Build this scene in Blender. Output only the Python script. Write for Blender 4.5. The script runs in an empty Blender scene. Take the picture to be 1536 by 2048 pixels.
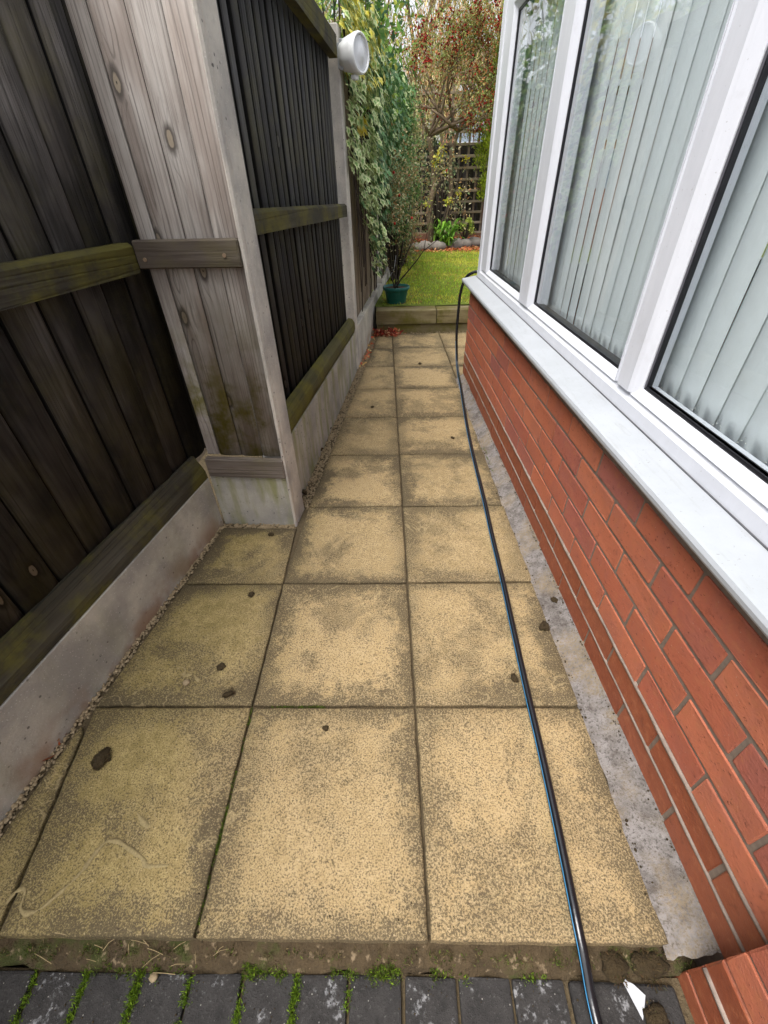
import bpy, bmesh, math, random
import numpy as np
from mathutils import Vector, Matrix, Euler
random.seed(7)
RNG = np.random.default_rng(11)
R = math.radians
scene = bpy.context.scene
COL = scene.collection

# ------------------------------------------------------------------ camera
cam = bpy.data.cameras.new('camera'); co = bpy.data.objects.new('camera', cam); COL.objects.link(co)
cam.sensor_fit = 'VERTICAL'; cam.sensor_height = 24.0; cam.lens = 847.74 / 2048 * 24.0
cam.clip_start = 0.02; cam.clip_end = 500
PT, YW, RL, CH = 0.6567, -0.0305, -0.0296, 1.1461
fw = Vector((math.sin(YW) * math.cos(PT), math.cos(YW) * math.cos(PT), -math.sin(PT)))
rt = Vector((math.cos(YW), -math.sin(YW), 0)); up = rt.cross(fw)
r2 = rt * math.cos(RL) + up * math.sin(RL); u2 = up * math.cos(RL) - rt * math.sin(RL)
co.matrix_world = Matrix(((r2.x, u2.x, -fw.x, 0), (r2.y, u2.y, -fw.y, 0), (r2.z, u2.z, -fw.z, CH), (0, 0, 0, 1)))
scene.camera = co

# ------------------------------------------------------------------ light: overcast
w = bpy.data.worlds.new('World'); scene.world = w; w.use_nodes = True
wn = w.node_tree; bgn = wn.nodes['Background']
sky = wn.nodes.new('ShaderNodeTexSky'); sky.sky_type = 'NISHITA'; sky.sun_disc = False
SUN_EL, SUN_AZ = R(66), R(-140)
sky.sun_elevation = SUN_EL; sky.sun_rotation = SUN_AZ; sky.dust_density = 4.0; sky.air_density = 1.0; sky.ozone_density = 1.0
hs = wn.nodes.new('ShaderNodeHueSaturation'); hs.inputs['Saturation'].default_value = 0.22
wn.links.new(sky.outputs[0], hs.inputs['Color']); wn.links.new(hs.outputs[0], bgn.inputs['Color'])
bgn.inputs['Strength'].default_value = 0.15
sl = bpy.data.lights.new('sun', 'SUN'); sl.energy = 1.25; sl.angle = R(35); sl.color = (1.0, 0.96, 0.9)
so = bpy.data.objects.new('sun', sl); COL.objects.link(so)
sd = Vector((math.sin(SUN_AZ) * math.cos(SUN_EL), math.cos(SUN_AZ) * math.cos(SUN_EL), math.sin(SUN_EL)))
so.rotation_euler = (-sd).to_track_quat('-Z', 'Y').to_euler(); so.location = sd * 20
scene.view_settings.view_transform = 'Standard'; scene.view_settings.look = 'None'
scene.view_settings.exposure = 1.18; scene.view_settings.gamma = 1.0; scene.view_settings.use_curve_mapping = False
scene.render.engine = 'CYCLES'
scene.cycles.use_denoising = True
scene.cycles.max_bounces = 5; scene.cycles.diffuse_bounces = 3; scene.cycles.transparent_max_bounces = 12
scene.cycles.adaptive_threshold = .02
scene.cycles.sample_clamp_indirect = 6

# ------------------------------------------------------------------ helpers
def link(name, me, mat=None, parent=None, loc=(0, 0, 0), rot=(0, 0, 0), kind=None):
    o = bpy.data.objects.new(name, me); COL.objects.link(o)
    if mat is not None and me is not None and not me.materials: me.materials.append(mat)
    o.parent = parent; o.location = loc; o.rotation_euler = rot
    if kind: o['kind'] = kind
    return o
def tag(o, label, cat, group=None):
    o['label'] = label; o['category'] = cat
    if group: o['group'] = group
    return o
def thing(name, label, cat, loc=(0, 0, 0), rz=0, group=None):
    o = bpy.data.objects.new(name, None); COL.objects.link(o); o.location = loc; o.rotation_euler = (0, 0, rz)
    o.empty_display_size = 0.05
    return tag(o, label, cat, group)
def struct(name, me, mat, **k):
    return link(name, me, mat, kind='structure', **k)
def pyd(name, v, f, smooth=False):
    me = bpy.data.meshes.new(name); me.from_pydata([tuple(x) for x in v], [], f); me.update()
    if smooth: me.polygons.foreach_set('use_smooth', [True] * len(me.polygons))
    return me
def bm_mesh(bm, name, smooth=False):
    bmesh.ops.recalc_face_normals(bm, faces=bm.faces)
    me = bpy.data.meshes.new(name); bm.to_mesh(me); bm.free()
    if smooth: me.polygons.foreach_set('use_smooth', [True] * len(me.polygons))
    return me
def add_box(bm, x0, x1, y0, y1, z0, z1, bev=0, seg=1):
    r = bmesh.ops.create_cube(bm, size=1.0)
    for v in r['verts']:
        v.co = ((x0 + x1) / 2 + v.co.x * (x1 - x0), (y0 + y1) / 2 + v.co.y * (y1 - y0), (z0 + z1) / 2 + v.co.z * (z1 - z0))
    if bev:
        es = list({e for v in r['verts'] for e in v.link_edges})
        bmesh.ops.bevel(bm, geom=es, offset=bev, segments=seg, profile=0.6, affect='EDGES')
def box(x0, x1, y0, y1, z0, z1, bev=0.003, seg=1, jit=0):
    bm = bmesh.new(); add_box(bm, x0, x1, y0, y1, z0, z1, bev, seg)
    if jit:
        for v in bm.verts: v.co += Vector((random.uniform(-jit, jit), random.uniform(-jit, jit), random.uniform(-jit, jit)))
    return bm_mesh(bm, 'm')
def boxes(lst, bev=0.003):
    bm = bmesh.new()
    for b in lst: add_box(bm, *b, bev)
    return bm_mesh(bm, 'm')
def prism(prof, axis, a0, a1, name='m'):
    """extrude a 2D profile (list of (p,q)) along an axis"""
    v = []
    for a in (a0, a1):
        for pq in prof:
            v.append({'x': (a, pq[0], pq[1]), 'y': (pq[0], a, pq[1]), 'z': (pq[0], pq[1], a)}[axis])
    n = len(prof); f = [tuple(range(n)), tuple(range(2 * n - 1, n - 1, -1))]
    for i in range(n): f.append((i, (i + 1) % n, n + (i + 1) % n, n + i))
    bm = bmesh.new(); bv = [bm.verts.new(c) for c in v]
    for q in f: bm.faces.new([bv[i] for i in q])
    return bm_mesh(bm, name)
def tube_arrays(pts, rad, k, V, F):
    pts = [Vector(q) for q in pts]; n0 = len(V); prev = None
    for i, q in enumerate(pts):
        d = (pts[min(i + 1, len(pts) - 1)] - pts[max(i - 1, 0)]).normalized()
        a = prev if prev else (Vector((0, 0, 1)) if abs(d.z) < .9 else Vector((1, 0, 0)))
        s = (a - d * a.dot(d)); s = s.normalized() if s.length > 1e-6 else d.orthogonal().normalized()
        prev = s; t = d.cross(s); r = rad[i] if hasattr(rad, '__len__') else rad
        for j in range(k):
            an = 2 * math.pi * j / k
            V.append(q + s * (math.cos(an) * r) + t * (math.sin(an) * r))
    for i in range(len(pts) - 1):
        for j in range(k):
            a = n0 + i * k + j; b = n0 + i * k + (j + 1) % k
            F.append((a, b, b + k, a + k))
    F.append(tuple(n0 + j for j in range(k - 1, -1, -1))); F.append(tuple(n0 + (len(pts) - 1) * k + j for j in range(k)))
def tube(pts, rad, k=10, smooth=True):
    V, F = [], []; tube_arrays(pts, rad, k, V, F); return pyd('m', V, F, smooth)
def lathe(prof, n=32, smooth=True):
    V = []; F = []
    for (r, z) in prof:
        for j in range(n): V.append((r * math.cos(2 * math.pi * j / n), r * math.sin(2 * math.pi * j / n), z))
    for i in range(len(prof) - 1):
        for j in range(n):
            a = i * n + j; b = i * n + (j + 1) % n; F.append((a, b, b + n, a + n))
    return pyd('m', V, F, smooth)
def catmull(pts, n=8):
    P = [Vector(q) for q in pts]; P = [2 * P[0] - P[1]] + P + [2 * P[-1] - P[-2]]; out = []
    for i in range(1, len(P) - 2):
        for k in range(n):
            t = k / n; a, b, c, d = P[i - 1:i + 3]
            out.append(.5 * ((2 * b) + (c - a) * t + (2 * a - 5 * b + 4 * c - d) * t * t + (3 * b - a - 3 * c + d) * t ** 3))
    out.append(P[-2]); return out
def vnoise(x, y, s=0):
    return (math.sin(x * 1.7 + s) + math.sin(y * 2.3 + s * 1.3 + x) + math.sin((x + y) * 3.9 + s * .7) * .5 + math.sin(x * 7.1 - y * 5.3 + s) * .3) / 2.8

# ------------------------------------------------------------------ node material helper
class G:
    def __init__(s, name, rough=0.8):
        s.m = bpy.data.materials.new(name); s.m.use_nodes = True; s.t = s.m.node_tree
        s.b = s.t.nodes['Principled BSDF']; s.b.inputs['Roughness'].default_value = rough
        s.b.inputs['Specular IOR Level'].default_value = 0.3
    def add(s, typ, props=None, **ins):
        n = s.t.nodes.new('ShaderNode' + typ)
        for k, v in (props or {}).items(): setattr(n, k, v)
        for k, v in ins.items():
            key = int(k[1:]) if k[0] == 'i' and k[1:].isdigit() else k.replace('_', ' ')
            s.put(n.inputs[key], v)
        return n
    def put(s, sock, v):
        if isinstance(v, bpy.types.NodeSocket): s.t.links.new(v, sock)
        elif isinstance(v, (tuple, list)) and len(v) == 3 and sock.type == 'RGBA': sock.default_value = (*v, 1)
        else: sock.default_value = v
    def obj(s): return s.add('TexCoord').outputs['Object']
    def pos(s): return s.add('NewGeometry').outputs['Position']
    def rnd(s): return s.add('ObjectInfo').outputs['Random']
    def attr(s, n): return s.add('Attribute', {'attribute_name': n})
    def map(s, v, sc=(1, 1, 1), loc=(0, 0, 0), rot=(0, 0, 0)): return s.add('Mapping', None, Vector=v, Scale=sc, Location=loc, Rotation=rot).outputs[0]
    def off(s, v, k=37.0):
        c = s.math('MULTIPLY', s.rnd(), k)
        return s.add('VectorMath', {'operation': 'ADD'}, i0=v, i1=s.add('CombineXYZ', None, X=c, Y=c, Z=c).outputs[0]).outputs[0]
    def noise(s, v, sc, det=4, ro=.55, dist=0): return s.add('TexNoise', None, Vector=v, Scale=sc, Detail=det, Roughness=ro, Distortion=dist).outputs['Fac']
    def vor(s, v, sc, out='Distance', rand=1): return s.add('TexVoronoi', None, Vector=v, Scale=sc, Randomness=rand).outputs[out]
    def math(s, op, a, b=0.5, c=0.0, clamp=False): return s.add('Math', {'operation': op, 'use_clamp': clamp}, i0=a, i1=b, i2=c).outputs[0]
    def step(s, f, a, b, lo=0.0, hi=1.0): return s.add('MapRange', {'interpolation_type': 'SMOOTHSTEP'}, Value=f, From_Min=a, From_Max=b, To_Min=lo, To_Max=hi).outputs[0]
    def mix(s, f, a, b, mode='MIX'):
        n = s.t.nodes.new('ShaderNodeMix'); n.data_type = 'RGBA'; n.blend_type = mode
        s.put(n.inputs[0], f); s.put(n.inputs[6], a); s.put(n.inputs[7], b); return n.outputs[2]
    def ramp(s, f, stops):
        n = s.add('ValToRGB', None, Fac=f); e = n.color_ramp.elements
        while len(e) < len(stops): e.new(.5)
        for q, (p, c) in zip(e, stops): q.position = p; q.color = (*c, 1)
        return n.outputs[0]
    def bump(s, h, st=.5, d=.01): s.put(s.b.inputs['Normal'], s.add('Bump', None, Height=h, Strength=st, Distance=d).outputs[0])
    def done(s, col, rough=None, **k):
        s.put(s.b.inputs['Base Color'], col)
        if rough is not None: s.put(s.b.inputs['Roughness'], rough)
        for a, v in k.items(): s.put(s.b.inputs[a.replace('_', ' ')], v)
        return s.m

def m_plain(name, col, rough=.6, var=.15, sc=20, **k):
    g = G(name, rough); n = g.noise(g.obj(), sc, 4)
    c = g.mix(n, tuple(x * (1 - var) for x in col), tuple(min(1, x * (1 + var)) for x in col)); g.bump(n, .15, .004)
    return g.done(c, **k)

# -- sandstone-coloured paving slab
def m_slab():
    g = G('sandy_paving', .92); P = g.off(g.obj(), 23.0); pw = g.pos()
    big = g.noise(P, 4.2, 8, .68, .3); mid = g.noise(P, 26, 5, .75); fine = g.noise(P, 270, 2, .8); grit = g.noise(P, 90, 3, .7)
    c = g.mix(g.rnd(), (.29, .212, .106), (.395, .285, .145))
    c = g.mix(g.step(mid, .36, .64, 0, .7), c, (.435, .325, .178))
    sx = g.add('SeparateXYZ', None, Vector=pw).outputs[0]
    alg = g.math('MULTIPLY', g.step(g.math('ADD', sx, g.math('MULTIPLY', big, .5)), .02, -.45), .8)
    c = g.mix(alg, c, g.mix(g.step(mid, .3, .7), (.185, .145, .047), (.345, .27, .105)))
    ed = g.attr('edge').outputs['Fac']
    near = g.step(g.math('SUBTRACT', ed, g.math('ADD', g.math('MULTIPLY', g.math('SUBTRACT', big, .22), .24), g.math('MULTIPLY', g.math('SUBTRACT', mid, .5), .22))), .03, -.06)
    dirt = g.math('MAXIMUM', g.math('MULTIPLY', near, g.step(g.noise(P, 3.1, 2), .33, .60, .35, 1.0)), g.step(g.math('ADD', big, g.math('MULTIPLY', g.math('SUBTRACT', mid, .5), .25)), .47, .62, 0, .55))
    # dirt shows as dark grains that get denser, over a slightly greyer ground
    dirt = g.math('MULTIPLY', dirt, g.math('ADD', g.math('MULTIPLY', g.math('FRACT', g.math('MULTIPLY', g.rnd(), 7.31)), .55), .75))
    th = g.math('SUBTRACT', .55, g.math('MULTIPLY', dirt, .125))
    sp = g.step(g.math('SUBTRACT', fine, th), -.06, .09)
    c = g.mix(g.math('MULTIPLY', dirt, .66), c, (.10, .084, .05))
    c = g.mix(g.math('MULTIPLY', sp, .82), c, (.07, .053, .032))
    c = g.mix(g.math('MULTIPLY', g.step(grit, .66, .70), .75), c, (.06, .042, .028))
    c = g.mix(g.step(fine, .40, .26, 0, .5), c, (.56, .45, .30))
    riv = g.noise(P, 6, 4, .55, 1.2)
    ridge = g.step(g.math('ABSOLUTE', g.math('SUBTRACT', riv, .5)), .014, 0)
    c = g.mix(g.math('MULTIPLY', g.math('MULTIPLY', ridge, g.step(g.noise(P, 2.1, 1), .52, .60)), .32), c, (.50, .39, .21))
    g.bump(fine, .6, .004)
    return g.done(c, Specular_IOR_Level=.2)
# -- timber. axis: grain direction in object space
def m_wood(name, cols, axis='z', green=0.0, dark=0.0, knots=True, rough=.85, freq=9, gz=(0, 0), knotcol=None):
    """cols: dark grain line, light face, brown face"""
    g = G(name, rough); o = g.off(g.obj(), 19.0); z = axis == 'z'
    v = g.map(o, (1, 1, .016) if z else (.016, 1, 1))
    base = g.noise(v, 13, 1, .4)
    if knots:
        q = g.add('SeparateXYZ', None, Vector=o)
        kv = g.add('CombineXYZ', None, X=g.math('MULTIPLY', q.outputs[0], 7 if z else 3.4), Y=g.math('MULTIPLY', q.outputs[2], 3.4 if z else 7)).outputs[0]
        vn = g.add('TexVoronoi', {'voronoi_dimensions': '2D'}, Vector=kv, Scale=1.0)
        has = g.step(g.add('SeparateColor', None, Color=vn.outputs['Color']).outputs[0], .74, .76)
        kd = g.math('ADD', g.math('ADD', vn.outputs['Distance'], g.math('MULTIPLY', g.noise(o, 50, 2), .05)), g.math('SUBTRACT', 1.0, has))
        base = g.math('ADD', base, g.math('MULTIPLY', g.step(kd, .40, .05), .07))
    ln = g.step(g.math('PINGPONG', g.math('MULTIPLY', base, freq), .5), .16, .0)
    zone = g.step(g.noise(g.map(o, (1, 1, .1) if z else (.1, 1, 1)), 14, 2), .40, .62)
    fib = g.noise(g.map(o, (1, 1, .02) if z else (.02, 1, 1)), 190, 2, .6)
    wth = g.noise(g.map(o, (1, 1, .22) if z else (.22, 1, 1)), 8.5, 4, .65)
    c = g.mix(g.step(wth, .34, .66), cols[2], cols[1])
    c = g.mix(g.math('MULTIPLY', ln, g.math('ADD', g.math('MULTIPLY', zone, .5), .10)), c, cols[0])
    c = g.mix(g.step(fib, .48, .74, 0, .5), c, cols[0])
    tone = g.math('ADD', g.math('MULTIPLY', g.rnd(), .5), .75)
    c = g.mix(1.0, c, g.add('CombineColor', None, Red=tone, Green=tone, Blue=tone).outputs[0], 'MULTIPLY')
    if dark:
        c = g.mix(g.math('MULTIPLY', g.step(g.noise(g.map(o, (1, 1, .3) if z else (.3, 1, 1)), 5, 4, .65), .36, .62), dark), c, tuple(x * .3 for x in cols[0]))
    if knots:
        c = g.mix(g.step(kd, .17, .09), c, tuple(x * .8 for x in cols[0]))
        c = g.mix(g.step(kd, .088, .074), c, knotcol or tuple(x * .8 for x in cols[1]))
        c = g.mix(g.step(kd, .036, .026), c, tuple(x * .3 for x in cols[0]))
    if green:
        gm = g.math('MULTIPLY', g.step(g.noise(o, 4.5, 5, .7), .42, .64), green)
        if gz[1] > gz[0]:
            zz = g.add('SeparateXYZ', None, Vector=g.pos()).outputs[2]; gm = g.math('MULTIPLY', gm, g.step(zz, gz[1], gz[0]))
        c = g.mix(gm, c, g.mix(fib, (.065, .058, .012), (.17, .15, .02)))
    g.bump(g.math('SUBTRACT', fib, g.math('MULTIPLY', ln, .8)), .45, .004)
    return g.done(c, Specular_IOR_Level=.2)
# -- concrete
def m_concrete(name, col, green=0.3, pits=True, warm=0.0, top=.3, low=0.0):
    g = G(name, .9); o = g.off(g.obj(), 9.0)
    n1 = g.noise(o, 5, 5, .6); n2 = g.noise(o, 60, 4, .7); z = g.add('SeparateXYZ', None, Vector=g.pos()).outputs[2]
    c = g.mix(g.step(n1, .3, .7), tuple(x * .68 for x in col), (col[0] * 1.22, col[1] * 1.2, col[2] * 1.12))
    c = g.mix(g.step(n2, .55, .75, 0, .35), c, tuple(x * .45 for x in col))
    if pits:
        pv = g.vor(o, 42); big = g.noise(o, 14, 2)
        pit = g.math('MULTIPLY', g.step(pv, .19, .1), g.step(big, .46, .58)); c = g.mix(pit, c, tuple(x * .3 for x in col))
        c = g.mix(g.math('MULTIPLY', g.step(g.vor(o, 110), .2, .12), .5), c, tuple(min(1, x * 1.5) for x in col))
    if low: c = g.mix(g.math('MULTIPLY', g.step(z, .13, -.02), g.step(g.noise(o, 6, 3), .4, .62, 0, low)), c, (.26, .14, .07))
    if green:
        st = g.noise(g.map(o, (1, 1, .18)), 12, 4, .6)
        gm = g.math('MULTIPLY', g.step(st, .44, .66), green)
        c = g.mix(gm, c, g.mix(n2, (.12, .13, .03), (.27, .27, .09)))
    g.bump(g.noise(o, 130, 3, .7), .5, .004)
    return g.done(c)
def m_brick(name, stops, rough=.85, pit=.8):
    g = G(name, rough); o = g.off(g.obj(), 31.0)
    c = g.ramp(g.rnd(), stops)
    n = g.noise(o, 11, 6, .7); f = g.noise(g.map(o, (1, .6, 1)), 130, 3, .75); m_ = g.noise(o, 45, 4, .7)
    c = g.mix(g.step(n, .42, .62, 0, .55 * pit), c, g.mix(.5, c, (.24, .11, .10)))
    c = g.mix(g.step(m_, .5, .68, 0, .45), c, (.42, .15, .07))
    c = g.mix(g.step(m_, .44, .30, 0, .55), c, g.mix(.6, c, (.10, .03, .02)))
    dp = g.math('MULTIPLY', g.step(f, .63, .69), pit); c = g.mix(g.math('MULTIPLY', dp, .75), c, (.055, .018, .012))
    c = g.mix(g.math('MULTIPLY', g.step(g.vor(o, 75), .10, .06), .6 * pit), c, (.5, .34, .24))
    g.bump(g.math('SUBTRACT', f, g.math('MULTIPLY', dp, 1.5)), .5, .003)
    return g.done(c)
def m_leaf(name, rough=.55, trans=.3, varieg=False):
    g = G(name, rough); c = g.mix(1.0, g.attr('col').outputs['Color'], (1.9, 1.9, 1.75), 'MULTIPLY')
    if varieg:
        r = g.attr('rim').outputs['Fac']; n = g.noise(g.pos(), 60, 2)
        pale = g.attr('pale').outputs['Color']
        c = g.mix(g.step(g.math('ADD', r, g.math('MULTIPLY', n, .5)), .62, .88), c, pale)
    n = g.noise(g.pos(), 35, 3); c = g.mix(g.step(n, .3, .7, 0, .35), c, g.mix(.5, c, (.02, .02, .008)))
    out = [q for q in g.t.nodes if q.type == 'OUTPUT_MATERIAL'][0]
    g.put(g.b.inputs['Base Color'], c); g.b.inputs['Specular IOR Level'].default_value = .15
    tr = g.add('BsdfTranslucent', None, Color=c)
    mx = g.t.nodes.new('ShaderNodeMixShader'); mx.inputs[0].default_value = trans
    g.t.links.new(g.b.outputs[0], mx.inputs[1]); g.t.links.new(tr.outputs[0], mx.inputs[2]); g.t.links.new(mx.outputs[0], out.inputs['Surface'])
    return g.m
def m_glass():
    g = G('window_glass'); out = [q for q in g.t.nodes if q.type == 'OUTPUT_MATERIAL'][0]; g.t.nodes.remove(g.b)
    f = g.add('LayerWeight', None, Blend=.5).outputs['Facing']
    r = g.math('ADD', g.math('MULTIPLY', g.math('POWER', f, 5.0), .93), .07)
    t = g.add('BsdfTransparent', None, Color=(.955, .97, .975)); gl = g.add('BsdfGlossy', None, Color=(1, 1, 1), Roughness=0.0)
    n = g.noise(g.obj(), 2.2, 2); bp = g.add('Bump', None, Height=n, Strength=.06, Distance=.02); g.t.links.new(bp.outputs[0], gl.inputs['Normal'])
    mx = g.t.nodes.new('ShaderNodeMixShader'); g.put(mx.inputs[0], r)
    g.t.links.new(t.outputs[0], mx.inputs[1]); g.t.links.new(gl.outputs[0], mx.inputs[2]); g.t.links.new(mx.outputs[0], out.inputs['Surface'])
    return g.m

M = {}
M['slab'] = m_slab()
M['board'] = m_wood('dark_fence_board', ((.011, .010, .0095), (.090, .081, .077), (.034, .029, .026)), 'z', .16, .8, freq=14, knotcol=(.20, .17, .14))
M['board_far'] = m_wood('black_fence_board', ((.014, .014, .015), (.048, .047, .049), (.034, .032, .031)), 'z', .14, .2, freq=7, knotcol=(.06, .055, .05))
M['board_grey'] = m_wood('weathered_grey_board', ((.10, .086, .076), (.46, .43, .40), (.25, .21, .185)), 'z', 1.0, .16, freq=18, gz=(.45, .95), knotcol=(.24, .20, .15))
M['board_brown'] = m_wood('brown_fence_slat', ((.10, .075, .052), (.26, .21, .16), (.19, .14, .10)), 'z', .15, .1, knots=False)
M['rail'] = m_wood('mossy_rail', ((.012, .011, .009), (.062, .055, .042), (.040, .034, .022)), 'x', .62, .45, knots=False)
M['rail_moss'] = m_wood('green_rail', ((.030, .026, .012), (.090, .082, .04), (.07, .062, .02)), 'x', .75, .25, knots=False)
M['rail_grey'] = m_wood('grey_brown_rail', ((.05, .04, .034), (.155, .13, .112), (.105, .082, .066)), 'x', .2, .3, knots=False)
M['conc'] = m_concrete('pale_concrete', (.43, .405, .375), .16, low=.8)
M['conc_green'] = m_concrete('stained_concrete', (.33, .315, .295), .75)
M['conc_post'] = m_concrete('post_concrete', (.47, .44, .42), .08)
g = G('mortar_fillet', .95); o_ = g.pos(); n_ = g.noise(o_, 28, 5, .7); f_ = g.noise(o_, 170, 3, .7)
c_ = g.mix(g.step(n_, .3, .7), (.13, .115, .105), (.255, .235, .225)); c_ = g.mix(g.step(g.noise(o_, 13, 5, .7), .5, .66, 0, .75), c_, (.085, .07, .058)); c_ = g.mix(g.step(f_, .52, .64, 0, .7), c_, (.05, .042, .036))
c_ = g.mix(g.math('MULTIPLY', g.step(g.noise(o_, 6, 3), .45, .62), g.step(f_, .35, .6, 0, .7)), c_, (.26, .20, .125)); g.bump(g.math('ADD', n_, f_), .7, .006); M['haunch'] = g.done(c_)
M['mortar'] = m_plain('brown_mortar', (.20, .155, .122), .95, .4, 90)
M['dpc'] = m_plain('pale_bed_joint', (.27, .215, .18), .9, .45, 45)
M['brick'] = m_brick('red_brick', [(0, (.42, .122, .064)), (.3, (.475, .150, .080)), (.5, (.41, .115, .064)), (.68, (.33, .108, .088)), (.8, (.41, .125, .076)), (1, (.495, .160, .084))])
M['brick_dark'] = m_brick('smooth_dark_brick', [(0, (.25, .066, .03)), (.6, (.275, .076, .035)), (1, (.29, .088, .045))], .5, .15)
g = G('white_plastic', .3); o_ = g.pos(); n_ = g.noise(g.map(o_, (1, 1, .25)), 22, 5, .7); c_ = g.mix(g.step(n_, .3, .75), (.68, .695, .75), (.74, .755, .81)); c_ = g.mix(g.step(g.noise(o_, 7, 6, .72), .56, .74, 0, .22), c_, (.42, .41, .41)); c_ = g.mix(g.step(g.noise(o_, 150, 2, .6), .70, .74, 0, .35), c_, (.2, .18, .16)); M['upvc'] = g.done(c_)
g = G('dimmed_weathered_sill', .35); o_ = g.pos(); n_ = g.noise(o_, 9, 6, .7); c_ = g.mix(g.step(n_, .35, .7), (.365, .384, .41), (.395, .416, .444)); c_ = g.mix(g.step(g.noise(g.map(o_, (1, .12, 1)), 60, 4, .7), .54, .72, 0, .3), c_, (.27, .265, .26)); c_ = g.mix(g.step(g.noise(o_, 170, 2, .6), .68, .73, 0, .5), c_, (.15, .13, .11)); M['sill'] = g.done(c_)  # white plastic toned down where overhead light would clip it; also grime streaks
M['rubber'] = m_plain('black_gasket', (.012, .012, .015), .35, .2, 30)
M['glass'] = m_glass()
M['fabric'] = m_plain('pale_blind_fabric', (.90, .955, .955), .8, .05, 40)
M['bead'] = m_plain('bead_chain', (.75, .75, .70), .4, .05, 40)
M['room'] = m_plain('room_plaster', (.42, .40, .36), .9, .1, 4)
M['carpet'] = m_plain('room_carpet', (.10, .075, .055), .95, .2, 50)
M['sleeper'] = m_wood('garden_sleeper', ((.085, .066, .032), (.33, .275, .15), (.22, .17, .085)), 'x', .85, .3, knots=False, freq=18)
M['soil'] = m_plain('soil', (.055, .040, .026), .98, .4, 30)
M['trellis'] = m_wood('trellis_wood', ((.16, .13, .09), (.33, .275, .20), (.26, .21, .14)), 'x', .3, 0, knots=False)
M['bark'] = m_plain('tree_bark', (.20, .145, .095), .95, .35, 25)
M['bark_dark'] = m_plain('dark_bark', (.045, .034, .026), .95, .35, 40)
M['bark_red'] = m_plain('reddish_bark', (.11, .065, .045), .95, .35, 25)
M['leaf'] = m_leaf('leaf'); M['ivy'] = m_leaf('ivy_leaf', .45, .15, True); M['dry'] = m_leaf('dry_leaf', .7, .15)
M['stone'] = m_plain('rockery_stone', (.26, .23, .20), .95, .35, 12)
M['lampw'] = m_plain('lamp_casing', (.74, .75, .76), .35, .04, 20)

# paver: charcoal with pale specks
g = G('charcoal_paver', .9); o_ = g.off(g.obj(), 13.0); n_ = g.noise(o_, 40, 4, .7); f_ = g.noise(o_, 210, 3, .7)
c_ = g.mix(n_, (.013, .0125, .0125), (.062, .058, .056)); c_ = g.mix(g.step(f_, .58, .72, 0, .6), c_, (.12, .115, .11))
lich = g.math('MULTIPLY', g.step(g.noise(o_, 16, 5, .7), .56, .66), g.step(g.noise(o_, 90, 3, .7), .48, .62)); c_ = g.mix(g.math('MULTIPLY', lich, .7), c_, (.32, .32, .33))
c_ = g.mix(g.math('MULTIPLY', g.step(g.add('VectorMath', {'operation': 'LENGTH'}, i0=o_).outputs[1] if False else g.vor(o_, 60), .09, .05), .6), c_, (.38, .36, .33)); g.bump(g.math('ADD', n_, g.math('MULTIPLY', f_, .8)), .7, .005); M['paver'] = g.done(c_, Specular_IOR_Level=.12)
# mossy mortar ledge
g = G('mossy_mortar', .95); o_ = g.pos(); n_ = g.noise(o_, 22, 5, .7); f_ = g.noise(o_, 160, 3, .7)
c_ = g.mix(n_, (.022, .017, .010), (.12, .082, .042)); c_ = g.mix(g.step(g.noise(o_, 11, 4, .7), .52, .66, 0, .85), c_, (.045, .055, .012)); c_ = g.mix(g.step(f_, .55, .75, 0, .6), c_, (.03, .022, .014))
c_ = g.mix(g.step(g.noise(o_, 70, 3), .6, .72, 0, .6), c_, (.32, .24, .15)); g.bump(g.math('ADD', n_, f_), .9, .008); M['ledge'] = g.done(c_)
# lawn soil/grass sheet, leaf-litter bed
g = G('lawn_sheet', .95); o_ = g.pos(); c_ = g.mix(g.noise(o_, 3, 5, .7), (.08, .12, .015), (.17, .20, .02)); g.bump(g.noise(o_, 90, 4), .8, .02); M['lawn'] = g.done(c_)
g = G('sand_bed', .97); o_ = g.pos(); c_ = g.mix(g.noise(o_, 60, 4, .7), (.035, .027, .016), (.15, .11, .06)); g.bump(g.noise(o_, 120, 3), .8, .01); M['bed'] = g.done(c_)
g = G('pebbles', .8); c_ = g.mix(g.noise(g.pos(), 45, 2), (.13, .09, .045), (.42, .33, .21)); M['pebble'] = g.done(c_)
g = G('moss', .98); n_ = g.noise(g.pos(), 120, 4, .7); c_ = g.mix(n_, (.020, .013, .007), (.075, .052, .022)); g.bump(n_, 1.0, .01); M['mossdark'] = g.done(c_)
g = G('green_pot', .45); n_ = g.noise(g.obj(), 14, 4, .6); c_ = g.mix(n_, (.010, .085, .075), (.022, .14, .12)); c_ = g.mix(g.step(g.noise(g.obj(), 30, 4, .7), .6, .72, 0, .5), c_, (.16, .22, .2)); M['pot'] = g.done(c_)
M['hose'] = m_plain('hose_rubber', (.008, .009, .012), .22, .2, 60, Specular_IOR_Level=.7)
M['hose_blue'] = m_plain('hose_blue_line', (.035, .19, .36), .3, .1, 60)
M['paper'] = m_plain('white_card', (.43, .44, .47), .5, .08, 30)
M['berry'] = m_plain('red_berry', (.38, .022, .012), .3, .25, 30)
M['farbrick'] = m_plain('far_brick', (.36, .15, .085), .9, .2, 8)
M['pane_far'] = m_plain('far_window_pane', (.30, .36, .42), .12, .1, 3)
M['rooftile'] = m_plain('far_roof', (.13, .085, .065), .9, .25, 12)
M['screw'] = m_plain('screw_head', (.20, .14, .09), .5, .2, 60)

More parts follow.
